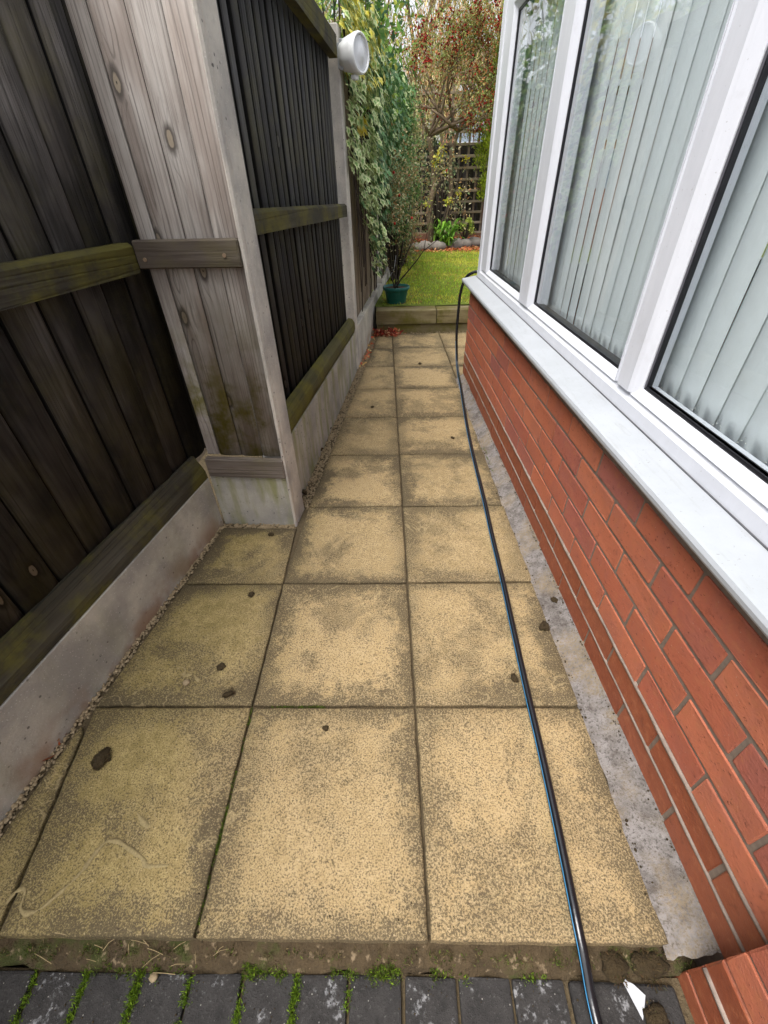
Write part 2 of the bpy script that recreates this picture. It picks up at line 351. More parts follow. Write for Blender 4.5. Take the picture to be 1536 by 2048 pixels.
# ================================================================== SETTING
def sheet(name, x0, x1, y0, y1, z, mat, nx=1, ny=1, fz=None):
    V = []; F = []
    for j in range(ny + 1):
        for i in range(nx + 1):
            x = x0 + (x1 - x0) * i / nx; y = y0 + (y1 - y0) * j / ny; V.append((x, y, z + (fz(x, y) if fz else 0)))
    for j in range(ny):
        for i in range(nx): a = j * (nx + 1) + i; F.append((a, a + 1, a + nx + 2, a + nx + 1))
    return struct(name, pyd(name, V, F, True), mat)
sheet('ground', -150, 150, -150, 250, -.14, M['soil'])

# frames of the things that follow the fence and the house
def frame(a, b): return math.atan2(b[1] - a[1], b[0] - a[0])
L0, L1 = (-.923, .331), (-.747, 1.434); LR = frame(L0, L1)
F0, F1 = (-.434, 1.645), (-.276, 3.376); FR = frame(F0, F1)
F2 = (-.193, 4.328); GR = frame(F1, F2)
R0, R1 = (-.747, 1.434), (-.421, 1.408); RR = frame(R0, R1)
def fx(A, B, y): return A[0] + (B[0] - A[0]) * (y - A[1]) / (B[1] - A[1])
WA = .0208; WO = (.5838, 0, 0)
def wallx(y): return .5838 - .0208 * y

# ---- path: bed + slabs
path = struct('path', box(-1.05, 1.6, .152, 4.37, -.13, -.014, 0), M['bed'])
SX, SY, X0, Y0, SK = .4558, .4639, .0593, .1388, -.0151
def slab(poly, k=0):
    """poly: 4 corners (front-left, front-right, back-right, back-left)"""
    p0, p1, p2, p3 = [Vector((*q, 0)) for q in poly]; gp = .0031
    nx = max(6, int((p1 - p0).length / .03)); ny = max(6, int((p3 - p0).length / .03)); V = []; ED = []; seed = random.uniform(0, 50)
    c = (p0 + p1 + p2 + p3) / 4
    def sh(q): d = (c - q); return q + Vector((math.copysign(gp, d.x), math.copysign(gp, d.y), 0))
    p0, p1, p2, p3 = map(sh, (p0, p1, p2, p3)); tx, ty = random.uniform(-.003, .003), random.uniform(-.003, .003)
    us = [0, .012] + [i / nx for i in range(1, nx)] + [.988, 1]; vs = [0, .012] + [i / ny for i in range(1, ny)] + [.988, 1]
    W = (p1 - p0).length; H = (p3 - p0).length
    for v in vs:
        for u in us:
            q = (p0 * (1 - u) + p1 * u) * (1 - v) + (p3 * (1 - u) + p2 * u) * v
            d = min(u * W, (1 - u) * W, v * H, (1 - v) * H)
            jx = .0018 * vnoise(q.y * 40, seed, 1); jy = .0018 * vnoise(q.x * 40, seed, 4)
            z = .0016 * vnoise(q.x * 14, q.y * 14, seed) + .0008 * vnoise(q.x * 47, q.y * 47, seed) - (.0045 if d < .001 else 0) + tx * (u - .5) + ty * (v - .5)
            V.append((q.x + jx, q.y + jy, z)); ED.append(d)
    nu, nv = len(us), len(vs); F = []
    for j in range(nv - 1):
        for i in range(nu - 1): a = j * nu + i; F.append((a, a + 1, a + nu + 1, a + nu))
    per = [i for i in range(nu)] + [j * nu + nu - 1 for j in range(1, nv)] + [(nv - 1) * nu + i for i in range(nu - 2, -1, -1)] + [j * nu for j in range(nv - 2, 0, -1)]
    n0 = len(V)
    for i in per: V.append((V[i][0], V[i][1], -.036)); ED.append(0)
    for k_ in range(len(per)): b = (k_ + 1) % len(per); F.append((per[b], per[k_], n0 + k_, n0 + b))
    V = [(x - c.x, y - c.y, z) for x, y, z in V]
    me = pyd('slab', V, F); me.polygons.foreach_set('use_smooth', [i < (nu - 1) * (nv - 1) for i in range(len(F))])
    at = me.attributes.new('edge', 'FLOAT', 'POINT'); at.data.foreach_set('value', ED)
    return link('paving_slab', me, M['slab'], path, (c.x, c.y, 0))
def cx(i, y): return X0 + i * SX + SK * (y - Y0)
def yy(r): return Y0 + r * SY
for r in range(9):
    y0, y1 = yy(r), yy(r + 1)
    # right column
    slab([(cx(0, y0), y0), (cx(1, y0), y0), (cx(1, y1), y1), (cx(0, y1), y1)])
    # middle column, cut to the fence further along
    lft = lambda y: max(cx(-1, y), fx(F0, F1, y) + .055) if y > 1.5 else cx(-1, y)
    slab([(lft(y0 + .001), y0), (cx(0, y0), y0), (cx(0, y1), y1), (lft(y1), y1)])
    if r >= 6:
        for k in range(1, 3): slab([(cx(k, y0), y0), (cx(k + 1, y0), y0), (cx(k + 1, y1), y1), (cx(k, y1), y1)])
# left column (three rows before the return) and the narrow cut strip
slab([(-.790, yy(0)), (cx(-1, yy(0)), yy(0)), (cx(-1, yy(1)), yy(1)), (-.853, yy(1))])
slab([(-.925, yy(0)), (-.791, yy(0)), (-.8415, .53), (-.861, .55)])
slab([(-.853, yy(1)), (cx(-1, yy(1)), yy(1)), (cx(-1, yy(2)), yy(2)), (-.776, yy(2))])
slab([(-.773, yy(2)), (cx(-1, yy(2)), yy(2)), (cx(-1, 1.392), 1.384), (-.735, 1.392)])

# pale wandering ridges of the riven surface on the near left slabs
V, F = [], []
for L_ in ([(-.806, .174), (-.797, .205), (-.778, .209), (-.765, .178), (-.731, .178), (-.696, .213), (-.673, .246), (-.662, .277), (-.638, .295), (-.577, .273), (-.551, .26), (-.538, .25), (-.479, .252)],
           [(-.615, .353), (-.588, .333), (-.566, .323), (-.559, .373), (-.535, .373), (-.497, .338)],
           [(-.662, .719), (-.649, .725), (-.634, .711), (-.642, .692), (-.623, .698), (-.605, .698), (-.582, .678), (-.561, .651)],
           [(-.723, .667), (-.741, .659), (-.76, .636), (-.774, .621)]):
    P_ = catmull([(x, y, -.0004) for x, y in L_], 7); P_ = [q + Vector((.0012 * vnoise(q.x * 300, q.y * 300, 1), .0012 * vnoise(q.y * 300, q.x * 310, 5), .0006 * vnoise(q.x * 400, q.y * 390, 2))) for q in P_]
    tube_arrays(P_, [max(.0006, .0038 + .0042 * vnoise(q.x * 90, q.y * 100, 3)) for q in P_], 6, V, F)
V = [Vector((q.x, q.y, -.0004 + (q.z + .0004) * .32)) for q in V]
g = G('pale_ridge', .95); c_ = g.mix(g.noise(g.pos(), 260, 3, .7), (.10, .08, .04), (.42, .33, .165)); M['ridge'] = g.done(c_)
link('riven_ridge', pyd('ridge', V, F, True), M['ridge'], path)

# ---- front step: mossy mortar ledge and charcoal pavers below it
V = []; F = []; NX = 150
prof = [(.158, -.030), (.148, -.040), (.137, -.046), (.129, -.048), (.118, -.052), (.110, -.056), (.102, -.068)]
for i in range(NX + 1):
    x = -1.15 + 1.72 * i / NX
    for k, (y, z) in enumerate(prof):
        a = 0 if k in (0,) else .007
        V.append((x, y + a * vnoise(x * 40, k * 2, 3) + (.004 * vnoise(x * 9, k, 1) if k > 1 else 0), z + a * vnoise(x * 55, k * 3, 8) * .9))
n = len(prof)
for i in range(NX):
    for k in range(n - 1): a = i * n + k; F.append((a, a + n, a + n + 1, a + 1))
struct('mortar_ledge', pyd('ledge', V, F, True), M['ledge'])
drive = struct('driveway', box(-6, 6, -4, .105, -.13, -.075, 0), M['bed'])
pm = []
for q in range(4):
    bm = bmesh.new(); add_box(bm, -.0485, .0485, -.1, .1, -.05, 0, .005, 2)
    for v in bm.verts: v.co.z += .0015 * vnoise(v.co.x * 60 + q, v.co.y * 60, q)
    pm.append(bm_mesh(bm, 'paver')); pm[-1].materials.append(M['paver'])
for k in range(-12, 3):
    o = link('paver', pm[k % 4], None, drive, (.007 + .1025 * k + .051, .001 + random.uniform(-.002, .002), -.061 + random.uniform(-.002, .002)), (0, 0, random.uniform(-.02, .02)))
link('paver', box(-.098, .098, -.1, .1, -.05, 0, .009, 3), M['paver'], drive, (.418, -.003, -.060), (0, 0, -.02))
for k in range(-12, 5): link('paver', pm[(k + 1) % 4], None, drive, (.007 + .1025 * k + .02, -.205, -.061))

# ---- mortar fillet between slabs and bay wall
V = []; F = []; NU, NK = 170, 9
for i in range(NU + 1):
    y = .125 + 2.97 * i / NU
    for k in range(NK + 1):
        t = k / NK; xa = cx(1, y) - .010 + .006 * vnoise(y * 21, 2, 5); xb = wallx(y) + .004; x = xa + (xb - xa) * t
        z = -.0015 + .040 * t ** 1.2 + .0035 * vnoise(x * 70, y * 30, 2) * (1 - abs(2 * t - 1) ** 3)
        if y < .18: z -= (.18 - y) * .5 * (1 - t); y_ = y + .005 * vnoise(k * 1.3, 1, 2)
        else: y_ = y
        V.append((x, y_, z))
for i in range(NU):
    for k in range(NK): a = i * (NK + 1) + k; F.append((a, a + 1, a + NK + 2, a + NK + 1))
struct('concrete_fillet', pyd('fillet', V, F, True), M['haunch'])

# ---- garden: lawn, bed
def lawnz(x, y): return .012 * vnoise(x * 2, y * 2, 4)
sheet('lawn', -.6, 9, 4.56, 9.5, .195, M['lawn'], 40, 30, lawnz)
g = G('leaf_litter_soil', .97); c_ = g.mix(g.noise(g.pos(), 25, 4, .7), (.05, .025, .014), (.17, .07, .035)); g.bump(g.noise(g.pos(), 60, 4), .8, .02); M['litter'] = g.done(c_)
def bedz(x, y): return max(0, min(1, (y - 8.55 - .5 * max(0, min(1, (x - .3) / 1.3))) / 1.0)) * .18 - .03 * (y < 8.6) + .015 * vnoise(x * 3, y * 3, 1)
sheet('flower_bed', -1.2, 6, 8.5, 13, .2, M['litter'], 40, 30, bedz)

# ================================================================== LEFT FENCE
M['gap_shade'] = m_plain('gap_shade_grime', (.006, .0055, .005), .95, .3, 30)  # near-black: shade between boards painted in, together with edge grime
def barrel(w, h, sag, t, mat, r=.006):
    """vertical board with a slightly rounded face towards -y; its edges take a second, near-black material: painted gap shade and grime"""
    pf = [(0, 0), (0, -t + r * .6)]
    for i in range(9):
        x = r * .7 + (w - 1.4 * r) * i / 8; pf.append((x, -t - sag * (1 - (2 * x / w - 1) ** 2)))
    pf += [(w, -t + r * .6), (w, 0)]
    me = prism(pf, 'z', 0, h)
    for pl in me.polygons:
        if abs(pl.normal.z) < .5: pl.use_smooth = True
    me.materials.append(mat); me.materials.append(M['gap_shade'])
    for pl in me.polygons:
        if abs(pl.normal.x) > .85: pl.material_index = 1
    return me
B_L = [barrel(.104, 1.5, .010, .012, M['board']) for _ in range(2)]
fl = thing('board_fence', 'dark brown closeboard fence panel nearest the camera, left of the path', 'fence', (*L0, .0), LR, 'closeboard fence panels')
sL = 1.44; k = 0
while sL > -1.0:
    sL -= .110
    link('board', B_L[k % 2], None, fl, (sL, .066 + random.uniform(-.003, .003), .30), (0, 0, random.uniform(-.03, .05))); k += 1
link('light_block_backing', box(-1.0, 1.46, .068, .080, .30, 1.8, 0), M['gap_shade'], fl)  # added dark sheet that blocks light so the gaps read as shade
o = link('rail', prism([(.0, .955), (.0, 1.022), (.012, 1.032), (.04, 1.032), (.04, .955)], 'x', -1.0, 1.112), M['rail'], fl)
o = link('rail', prism([(.002, .229), (.004, .262), (.034, .325), (.045, .325), (.045, .229)], 'x', -1.0, 1.112), M['rail'], fl)
link('rail', prism([(.0, 1.70), (.0, 1.765), (.012, 1.775), (.04, 1.775), (.04, 1.70)], 'x', -1.0, 1.112), M['rail'], fl)
tag(link('gravel_board', box(-1.0, 1.114, 0, .05, -.08, .226, .004, 2), M['conc'], None, (*L0, 0), (0, 0, LR)), 'long pale speckled concrete gravel board under the dark left fence', 'gravel board', 'concrete gravel boards')

# ---- return panel facing the camera (weathered grey)
fr = thing('board_fence', 'narrow weathered grey board panel facing the camera beside the concrete post', 'fence', (*R0, 0), RR, 'closeboard fence panels')
link('batten', box(.012, .060, .022, .060, .322, 1.9, .003), M['board_grey'], fl and fr)
for s0, s1 in ((.063, .150), (.1515, .2365), (.238, .319)):
    link('board', barrel(s1 - s0, 1.578, .0055, .014, M['board_grey'], .005), None, fr, (s0, .0365, .322))
link('light_block_backing', box(.02, .32, .037, .048, .322, 1.9, 0), M['gap_shade'], fr)  # dark sheet added behind the slots to give shaded lines between boards
link('rail', box(.003, .316, -.012, .0145, .966, 1.038, .004), M['rail_grey'], fr)
link('rail', box(.010, .322, -.012, .0145, .237, .320, .004), M['rail_grey'], fr)
link('rail', box(.003, .316, -.012, .0145, 1.70, 1.775, .004), M['rail_grey'], fr)
for (sx_, sz_) in ((.030, .990), (.272, .998)):
    link('screw', tube([(sx_, -.0125, sz_), (sx_, -.0150, sz_)], .0055, 10, False), M['screw'], fr)
tag(link('gravel_board', box(.004, .320, 0, .045, -.08, .233, .004, 2), M['conc_green'], None, (*R0, 0), (0, 0, RR)), 'short stained concrete gravel board below the weathered grey panel', 'gravel board', 'concrete gravel boards')

# ---- posts (local frame: x along the fence, y away from the path)
def post(loc, rz, lst, label):
    return tag(link('concrete_post', boxes(lst, .006), M['conc_post'], None, loc, (0, 0, rz)), label, 'post', 'concrete fence posts')
post((-.421, 1.404, 0), FR, [(.030, .135, 0, .10, -.1, 1.90), (0, .0295, 0, .011, -.1, 1.90)], 'tall pale concrete post between the grey panel and the black fence')
post((*F1, 0), FR, [(0, .105, 0, .10, -.1, 1.84)], 'concrete post carrying the white round lamp')
post((F1[0] + .087 * 1.93, F1[1] + 1.93, 0), GR, [(0, .1, 0, .1, -.1, 1.84)], 'ivy covered concrete post behind the green pot')

# ---- second panel (black boards)
f2 = thing('board_fence', 'black closeboard fence panel between the two concrete posts', 'fence', (*F0, 0), FR, 'closeboard fence panels')
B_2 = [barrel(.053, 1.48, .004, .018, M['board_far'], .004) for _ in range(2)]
s = -.13; k = 0
while s < 1.69:
    link('board', B_2[k % 2], None, f2, (s, .073 + random.uniform(-.004, .003), .30), (0, 0, random.uniform(-.05, .04))); s += .0755 + random.uniform(-.003, .003); k += 1
link('light_block_backing', box(-.12, 1.69, .078, .090, .30, 1.77, 0), M['gap_shade'], f2)  # added light-blocking sheet, coloured as the shade in the gaps
sl_ = -.022
def rail(prof, x0, x1, slope):
    me = prism(prof, 'x', x0, x1)
    for v in me.vertices: v.co.z += slope * v.co.x
    return me
link('rail', rail([(.0, 1.027), (.0, 1.085), (.012, 1.096), (.045, 1.096), (.045, 1.027)], -.12, 1.685, sl_), M['rail'], f2)
link('rail', rail([(.002, .318), (-.006, .345), (-.004, .385), (.012, .412), (.04, .418), (.04, .318)], -.12, 1.685, sl_), M['rail_moss'], f2)
link('rail', rail([(.0, 1.735), (.0, 1.822), (.045, 1.822), (.045, 1.735)], -.12, 1.685, sl_), M['rail'], f2)
me = box(-.12, 1.685, 0, .05, -.1, .312, .004, 2)
for v in me.vertices:
    if v.co.z > .2: v.co.z += sl_ * v.co.x
tag(link('gravel_board', me, M['conc_green'], None, (*F0, 0), (0, 0, FR)), 'green stained concrete gravel board under the black fence panel', 'gravel board', 'concrete gravel boards')

# ---- third panel (brown slats under the ivy) and its continuation
def slat_panel(org, n, s0, label, glabel):
    t = thing('board_fence', label, 'fence', org, GR, 'closeboard fence panels')
    me = box(0, .052, 0, .014, .28, 1.78, .002); me.materials.append(M['board_brown'])
    for k in range(n): link('slat', me, None, t, (s0 + .066 * k, .05 + random.uniform(-.002, .002), random.uniform(-.01, .01)), (0, 0, random.uniform(-.04, .04)))
    for z in (.32, 1.0, 1.68): link('rail', box(s0, s0 + .066 * n, .067, .11, z, z + .075, .003), M['rail'], t)
    tag(link('gravel_board', box(s0, s0 + .066 * n + .01, .0, .05, -.1, .285, .004), M['conc'], None, org, (0, 0, GR)), glabel, 'gravel board', 'concrete gravel boards')
slat_panel((*F1, 0), 27, .11, 'brown slatted fence panel under the variegated ivy', 'concrete gravel board behind the green pot and timber edging')
slat_panel((F1[0] + .087 * 1.93, F1[1] + 1.93, 0), 60, .11, 'far brown slatted fence panel behind the shrubs at the lawn', 'far concrete gravel board hidden by the shrubs along the lawn')

# ---- lamp on the second post
lp = thing('outdoor_lamp', 'white round outdoor lamp on top of the far concrete post', 'lamp', (-.266, 3.40, 1.715), R(-31))
def lat_x(prof, n=32):  # lathe about local x
    me = lathe(prof, n)
    for v in me.vertices: v.co = (v.co.z, v.co.x, v.co.y)
    return me
bm = bmesh.new()
ring = []
for (x, r, sq) in [(.018, .050, 1), (.024, .062, 1), (.06, .070, .8), (.095, .078, .3), (.116, .083, 0), (.126, .080, 0)]:
    rr = []
    for j in range(40):
        a = 2 * math.pi * j / 40; k8 = 1 / max(abs(math.cos(a)), abs(math.sin(a)), (abs(math.cos(a)) + abs(math.sin(a))) / 1.42)
        q = r * (1 + (k8 - 1) * sq * .8); rr.append(bm.verts.new((x, q * math.cos(a), q * math.sin(a))))
    ring.append(rr)
for a, b in zip(ring[:-1], ring[1:]):
    for j in range(40): bm.faces.new((a[j], a[(j + 1) % 40], b[(j + 1) % 40], b[j]))
bm.faces.new(ring[0]); bm.faces.new(ring[-1][::-1])
link('casing', bm_mesh(bm, 'casing', True), M['lampw'], lp)
link('rim', lat_x([(.071, .122), (.071, .133), (.074, .137), (.079, .135), (.083, .127), (.082, .118)]), M['lampw'], lp)
link('diffuser', lat_x([(.0005, .139), (.015, .1385), (.028, .136), (.040, .131), (.056, .1265), (.0705, .1255)]), m_plain('lamp_diffuser', (.62, .63, .66), .2, .03, 20), lp)
link('bracket', boxes([(-.012, .034, -.03, .03, -.05, .05), (.02, .04, -.045, -.035, -.06, .06), (.02, .04, .035, .045, -.06, .06)], .002), m_plain('lamp_bracket', (.34, .35, .37), .5, .1, 20), lp)
link('visor_lip', box(.07, .10, -.02, .02, -.10, -.078, .004), M['lampw'], lp)

# ---- sleepers edging the lawn
for i, (xa, xb, z0, z1, lab) in enumerate([(-.155, .425, .068, .190, 'upper timber sleeper with a green stained end, beside the green pot'), (.431, 2.6, .068, .188, 'upper timber sleeper disappearing behind the bay window corner'), (-.150, 2.6, -.06, .063, 'lower timber sleeper on the paving, under the edging')]):
    me = box(xa, xb, 0, .2, z0, z1, .006, 2, .0015)
    tag(link('timber_sleeper', me, M['sleeper'], None, (0, 4.39 - .012 * (i == 2) * -1, 0), (0, 0, .004 * (i == 0))), lab, 'sleeper', 'timber sleepers edging the lawn')

# ================================================================== HOUSE (bay)
house = thing('house', 'red brick house bay with white framed windows on the right', 'house', WO, WA)
UE = 3.13
bw = link('brick_wall', box(.003, .10, .10, UE - .003, -.1, .600, 0), M['mortar'], house)
Z1, CS = .1065, .0773
phase = {0: 1.1193, 1: 1.1193, 2: 1.0085, 3: .897 + .2253, 4: .7802 + .2253, 5: .8846 + .2253, 6: .7837 + .2253}
def brick_meshes(L, D=.1025, H=.0665, n=4, mat=None, bev=.0025):
    out = []
    for q in range(n):
        me = box(0, D, 0, L, 0, H, bev, 2, .0012); me.materials.append(mat); out.append(me)
    return out
BR = brick_meshes(.2145, mat=M['brick']); BD = brick_meshes(.2145, mat=M['brick_dark'], n=2, bev=.002)
for c in range(7):
    z = Z1 + (c - 1) * CS + .005; dark = c < 2; pr_ = BD if dark else BR
    ph = phase[c] if c else phase[1] - .1125
    # perpend joint at u = ph - k*.225 (10 mm joint centred)
    k = int(math.floor((ph - .05) / .225)); u = ph - k * .225
    while u < UE:
        a, b = u + .005, u + .220
        if a < .12:
            a = max(a, .115)
        if b > UE - .001: b = UE - .001
        if b - a > .03:
            if abs(b - a - .215) < .002: me = pr_[random.randrange(len(pr_))]
            else:
                me = box(0, .1025, 0, b - a, 0, .0665, .0035, 2, .0008); me.materials.append(M['brick_dark'] if dark else M['brick'])
            link('brick', me, None, bw, (random.uniform(-.001, .001), a, z + random.uniform(-.0008, .0008)))
        u += .225
    if ph - k * .225 > .16:
        b = ph - k * .225 - .005; a = .115
        if b - a > .03:
            me = box(0, .1025, 0, b - a, 0, .0665, .0035, 2, .0008); me.materials.append(M['brick_dark'] if dark else M['brick']); link('brick', me, None, bw, (0, a, z))
# pale struck bed joints at the damp course
V, F = [], []
for zz, rr in ((Z1 - .001, .0050), (Z1 + CS - .0005, .0066)):
    pts = [(.003 + .0012 * vnoise(u_ * 30, zz * 50, 2), u_, zz + .0012 * vnoise(u_ * 17, 3, zz * 99)) for u_ in np.linspace(.12, UE - .01, 120)]
    tube_arrays(pts, rr, 6, V, F)
link('bed_joint', pyd('m', V, F, True), M['dpc'], bw)
# return side of the bay (faces the garden) below the window
rw = link('brick_wall', box(.106, 2.6, UE - .098, UE - .006, -.1, .600, 0), M['mortar'], house)
for c in range(7):
    z = Z1 + (c - 1) * CS + .005
    for k in range(11):
        me = BD[0] if c < 2 else BR[k % 4]
        o = link('brick', me, None, rw, (.108 + .225 * k + (.1125 if c % 2 else 0) + .2145, UE - .1025, z), (0, 0, R(90)))
# main house wall stepping forward at the very corner of the picture
pw = link('brick_wall', box(-.041, .10, -1.2, .106, -.12, 2.0, 0), M['mortar'], house)
for c in range(9):
    z = -.105 + .075 * c + .005
    for k in range(5):
        b = .112 - .225 * k + (-.1125 if c % 2 and k else 0); a = b - .2145
        if c % 2 and k == 0: a = b - .102
        me = box(0, .1025, 0, b - a, 0, .066, .004, 2, .001); me.materials.append(M['brick_dark'] if c < 3 else M['brick'])
        link('brick', me, None, pw, (-.046, a, z))
link('bed_joint', tube([(-.0445, u_, .0452) for u_ in np.linspace(-.8, .108, 30)], .006, 6), M['dpc'], pw)

# sill
UN, UF = -.6, 3.27
link('window_sill', prism([(-.035, .611), (-.037, .616), (-.037, .624), (-.033, .631), (.06, .646), (.13, .648), (.13, .600), (-.020, .600), (-.020, .607)], 'y', UN, UF), M['sill'], house)
me = prism([(UF, .609), (UF, .626), (UF - .09, .647), (UF - .16, .649), (UF - .16, .602), (UF - .018, .602)], 'x', .1305, 2.6)
for v in me.vertices: v.co = (v.co.x, v.co.y, v.co.z)
link('window_sill', me, M['sill'], house)

link('sealant', tube([(.0545, u_, .6462) for u_ in np.linspace(UN, 3.23, 60)], .0022, 5), m_plain('grimy_sealant', (.10, .10, .11), .6, .4, 40), house)
# window: outer frame face at v=.056
win = link('window', None, None, house)
VF = .056; ZB, ZT = .640, 2.06
def beam(name, x0, x1, y0, y1, z0, z1, m='upvc', bev=.004, par=None): return link(name, box(x0, x1, y0, y1, z0, z1, bev, 2), M[m], par or win)
UC = 3.235
# bottom frame: lower outer frame strip then bead
link('frame_rail', prism([(VF, ZB), (VF, ZB + .040), (VF + .006, ZB + .048), (VF + .022, ZB + .075), (VF + .07, ZB + .075), (VF + .07, ZB)], 'y', UN, UC - .001), M['upvc'], win)
beam('frame_rail', VF, VF + .07, UN, UC - .001, ZT, ZT + .07)
# corner post
link('corner_post', prism([(VF - .002, UC - .085), (VF - .002, UC - .03), (VF + .004, UC - .027), (VF + .004, UC - .02), (VF - .001, UC - .017), (VF + .006, UC), (VF + .11, UC), (VF + .11, UC - .10), (VF + .01, UC - .10)], 'z', ZB + .0005, ZT + .072), M['upvc'], win)
panes = [(2.205, 2.985, 1.775), (1.170, 2.050, 1.99), (.10, 1.075, 1.99), (-.55, .02, 1.99)]
ZG = ZB + .080
for i, (ua, ub, zt) in enumerate(panes):
    # bevelled white bead round the pane, black gasket, glass
    def ringp(name, inset0, inset1, v0, v1, m, dp=.03):
        A = [(ua + inset0, ZG - .022 + inset0), (ub - inset0, ZG - .022 + inset0), (ub - inset0, zt + .02 - inset0), (ua + inset0, zt + .02 - inset0)]
        B = [(ua + inset1, ZG - .022 + inset1), (ub - inset1, ZG - .022 + inset1), (ub - inset1, zt + .02 - inset1), (ua + inset1, zt + .02 - inset1)]
        V = [(v0, *q) for q in A] + [(v1, *q) for q in B] + [(v0 + dp, *q) for q in A] + [(v1 + dp, *q) for q in B]
        F = []
        for j in range(4):
            k_ = (j + 1) % 4; F += [(j, k_, 4 + k_, 4 + j), (8 + k_, 8 + j, 12 + j, 12 + k_), (4 + j, 4 + k_, 12 + k_, 12 + j), (k_, j, 8 + j, 8 + k_)]
        bm = bmesh.new(); bv = [bm.verts.new(q) for q in V]
        for q in F: bm.faces.new([bv[t] for t in q])
        return link(name, bm_mesh(bm, 'ring'), M[m], win)
    ringp('glazing_bead', 0, .022, VF + .004, VF + .018, 'upvc')
    ringp('gasket', .0215, .030 if i != 2 else .031, VF + .0205, VF + .022, 'rubber', .03 if i != 2 else .012)
    if i == 2:   # heavier sash seal on the nearest opening light
        link('sash_seal', box(VF + .0185, VF + .0235, ub - .0285, ub - .0245, ZG + .004, zt - .004, .0015, 2), m_plain('grey_seal', (.10, .10, .115), .35, .2, 30), win)
        link('sash_seal', box(VF + .0195, VF + .034, ua + .02, ub - .032, ZG - .0005, ZG + .009, .003, 2), M['rubber'], win)
    if i != 2: link('inner_frame', boxes([(VF + .030, VF + .068, ua + .0245, ua + .044, ZG + .0025, zt - .003), (VF + .030, VF + .068, ub - .064, ub - .0245, ZG + .0025, zt - .003)], .002), M['upvc'], win)
    link('pane', box(VF + .026, VF + .030, ua + .0245, ub - .0245, ZG + .002, zt - .003, 0), M['glass'], win)
# mullions between the panes (each behind the beads)
for a, b in ((2.050, 2.205), (1.075, 1.170), (.02, .10)):
    link('mullion', prism([(VF + .004, a), (VF - .001, a + .01), (VF - .001, b - .01 - .016), (VF + .006, b - .02), (VF + .006, b - .012), (VF + .002, b - .010), (VF + .006, b), (VF + .07, b), (VF + .07, a)], 'z', ZB + .062, ZT), M['upvc'], win)
link('mullion', box(VF + .003, VF + .07, 2.985, UC - .1, ZB + .06, ZT, .003), M['upvc'], win)
link('transom', box(VF + .001, VF + .07, 2.2, 2.99, 1.795, 1.87, .004, 2), M['upvc'], win)
# garden-side window of the bay
gw = link('window', None, None, house)
for x0, x1 in ((.165, .23), (.90, .96), (1.70, 1.76), (2.5, 2.58)): beam('mullion', x0, x1, UC - .07, UC - .006, ZB, ZT, par=gw)
beam('frame_rail', .23, 2.5, UC - .065, UC - .002, ZB, ZB + .07, par=gw); beam('frame_rail', .165, 2.58, UC - .07, UC - .001, ZT + .001, ZT + .07, par=gw)
for x0, x1 in ((.23, .90), (.96, 1.70), (1.76, 2.5)): link('pane', box(x0, x1, UC - .04, UC - .036, ZB + .07, ZT, 0), M['glass'], gw)
# roof and room behind
link('bay_roof', box(-.01, 2.62, -1.25, UC + .01, ZT + .075, ZT + .22, .01), m_plain('flat_roof', (.2, .2, .2), .8), house)
link('room_wall', box(2.59, 2.7, -1.3, UC, -.1, ZT + .07, 0), M['room'], house)
link('room_wall', box(.14, 2.585, -1.32, -1.22, -.1, ZT + .07, 0), M['room'], house)
link('room_floor', box(.11, 2.585, -1.2, UC - .12, -.1, .05, 0), M['carpet'], house)
link('window_board', box(.131, .26, -1.0, UC - .18, .60, .628, .003), M['upvc'], house)

# ---- vertical blind: vanes + bead chain
bl = thing('vertical_blind', 'pale blue-grey vertical blind hanging behind the window panes', 'blind', (WO[0], 0, 0), WA)
vm = []
for q in range(4):
    V = []; F = []; nz = 6; zs = [.690, .6905, .735, 1.0, 1.5, 2.05]
    for iz, z in enumerate(zs):
        for iw in range(5):
            tt = iw / 4 - .5; ww = .087 * tt * (.93 if iz == 0 else 1)
            V.append((.006 * (4 * tt * tt) + .0015 * vnoise(z * 3, q, tt), ww, z + (.006 if iz == 0 and abs(tt) > .4 else 0)))
    for iz in range(len(zs) - 1):
        for iw in range(4): a = iz * 5 + iw; F.append((a, a + 1, a + 6, a + 5))
    nV = len(V); V += [(x + .0012, y, z) for x, y, z in V]; F += [tuple(nV + i for i in f[::-1]) for f in F]
    me = pyd('vane', V, F, True); me.materials.append(M['fabric']); vm.append(me)
u = 1.128 - .04 - .08 * 20; k = 0; vanes = []
while u < 3.1:
    tw = R(-3.5) + random.uniform(-.04, .04)
    if 1.75 < u < 1.80 or 2.46 < u < 2.5: tw = R(-22)
    link('vane', vm[k % 4], None, bl, (.155, u, 0), (0, 0, tw)); vanes.append(u); u += .08; k += 1
V, F = [], []
for a in vanes[:-1]:
    if a < .45: continue
    for t in np.linspace(0, 1, 14):
        x, y, z = .137, a + .04 + .08 * (t - .0) - .04, .727 - .028 * (1 - (2 * t - 1) ** 2)
        n0 = len(V); r = .0016
        V += [(x - r, y, z), (x + r, y, z), (x, y - r, z), (x, y + r, z), (x, y, z - r), (x, y, z + r)]
        F += [(n0 + i, n0 + j, n0 + k_) for i in (0, 1) for j in (2, 3) for k_ in (4, 5)]
link('bead_chain', pyd('chain', V, F), M['bead'], bl)
link('head_rail', box(.13, .18, -1.0, 3.1, 2.05, 2.09, .003), M['upvc'], bl)

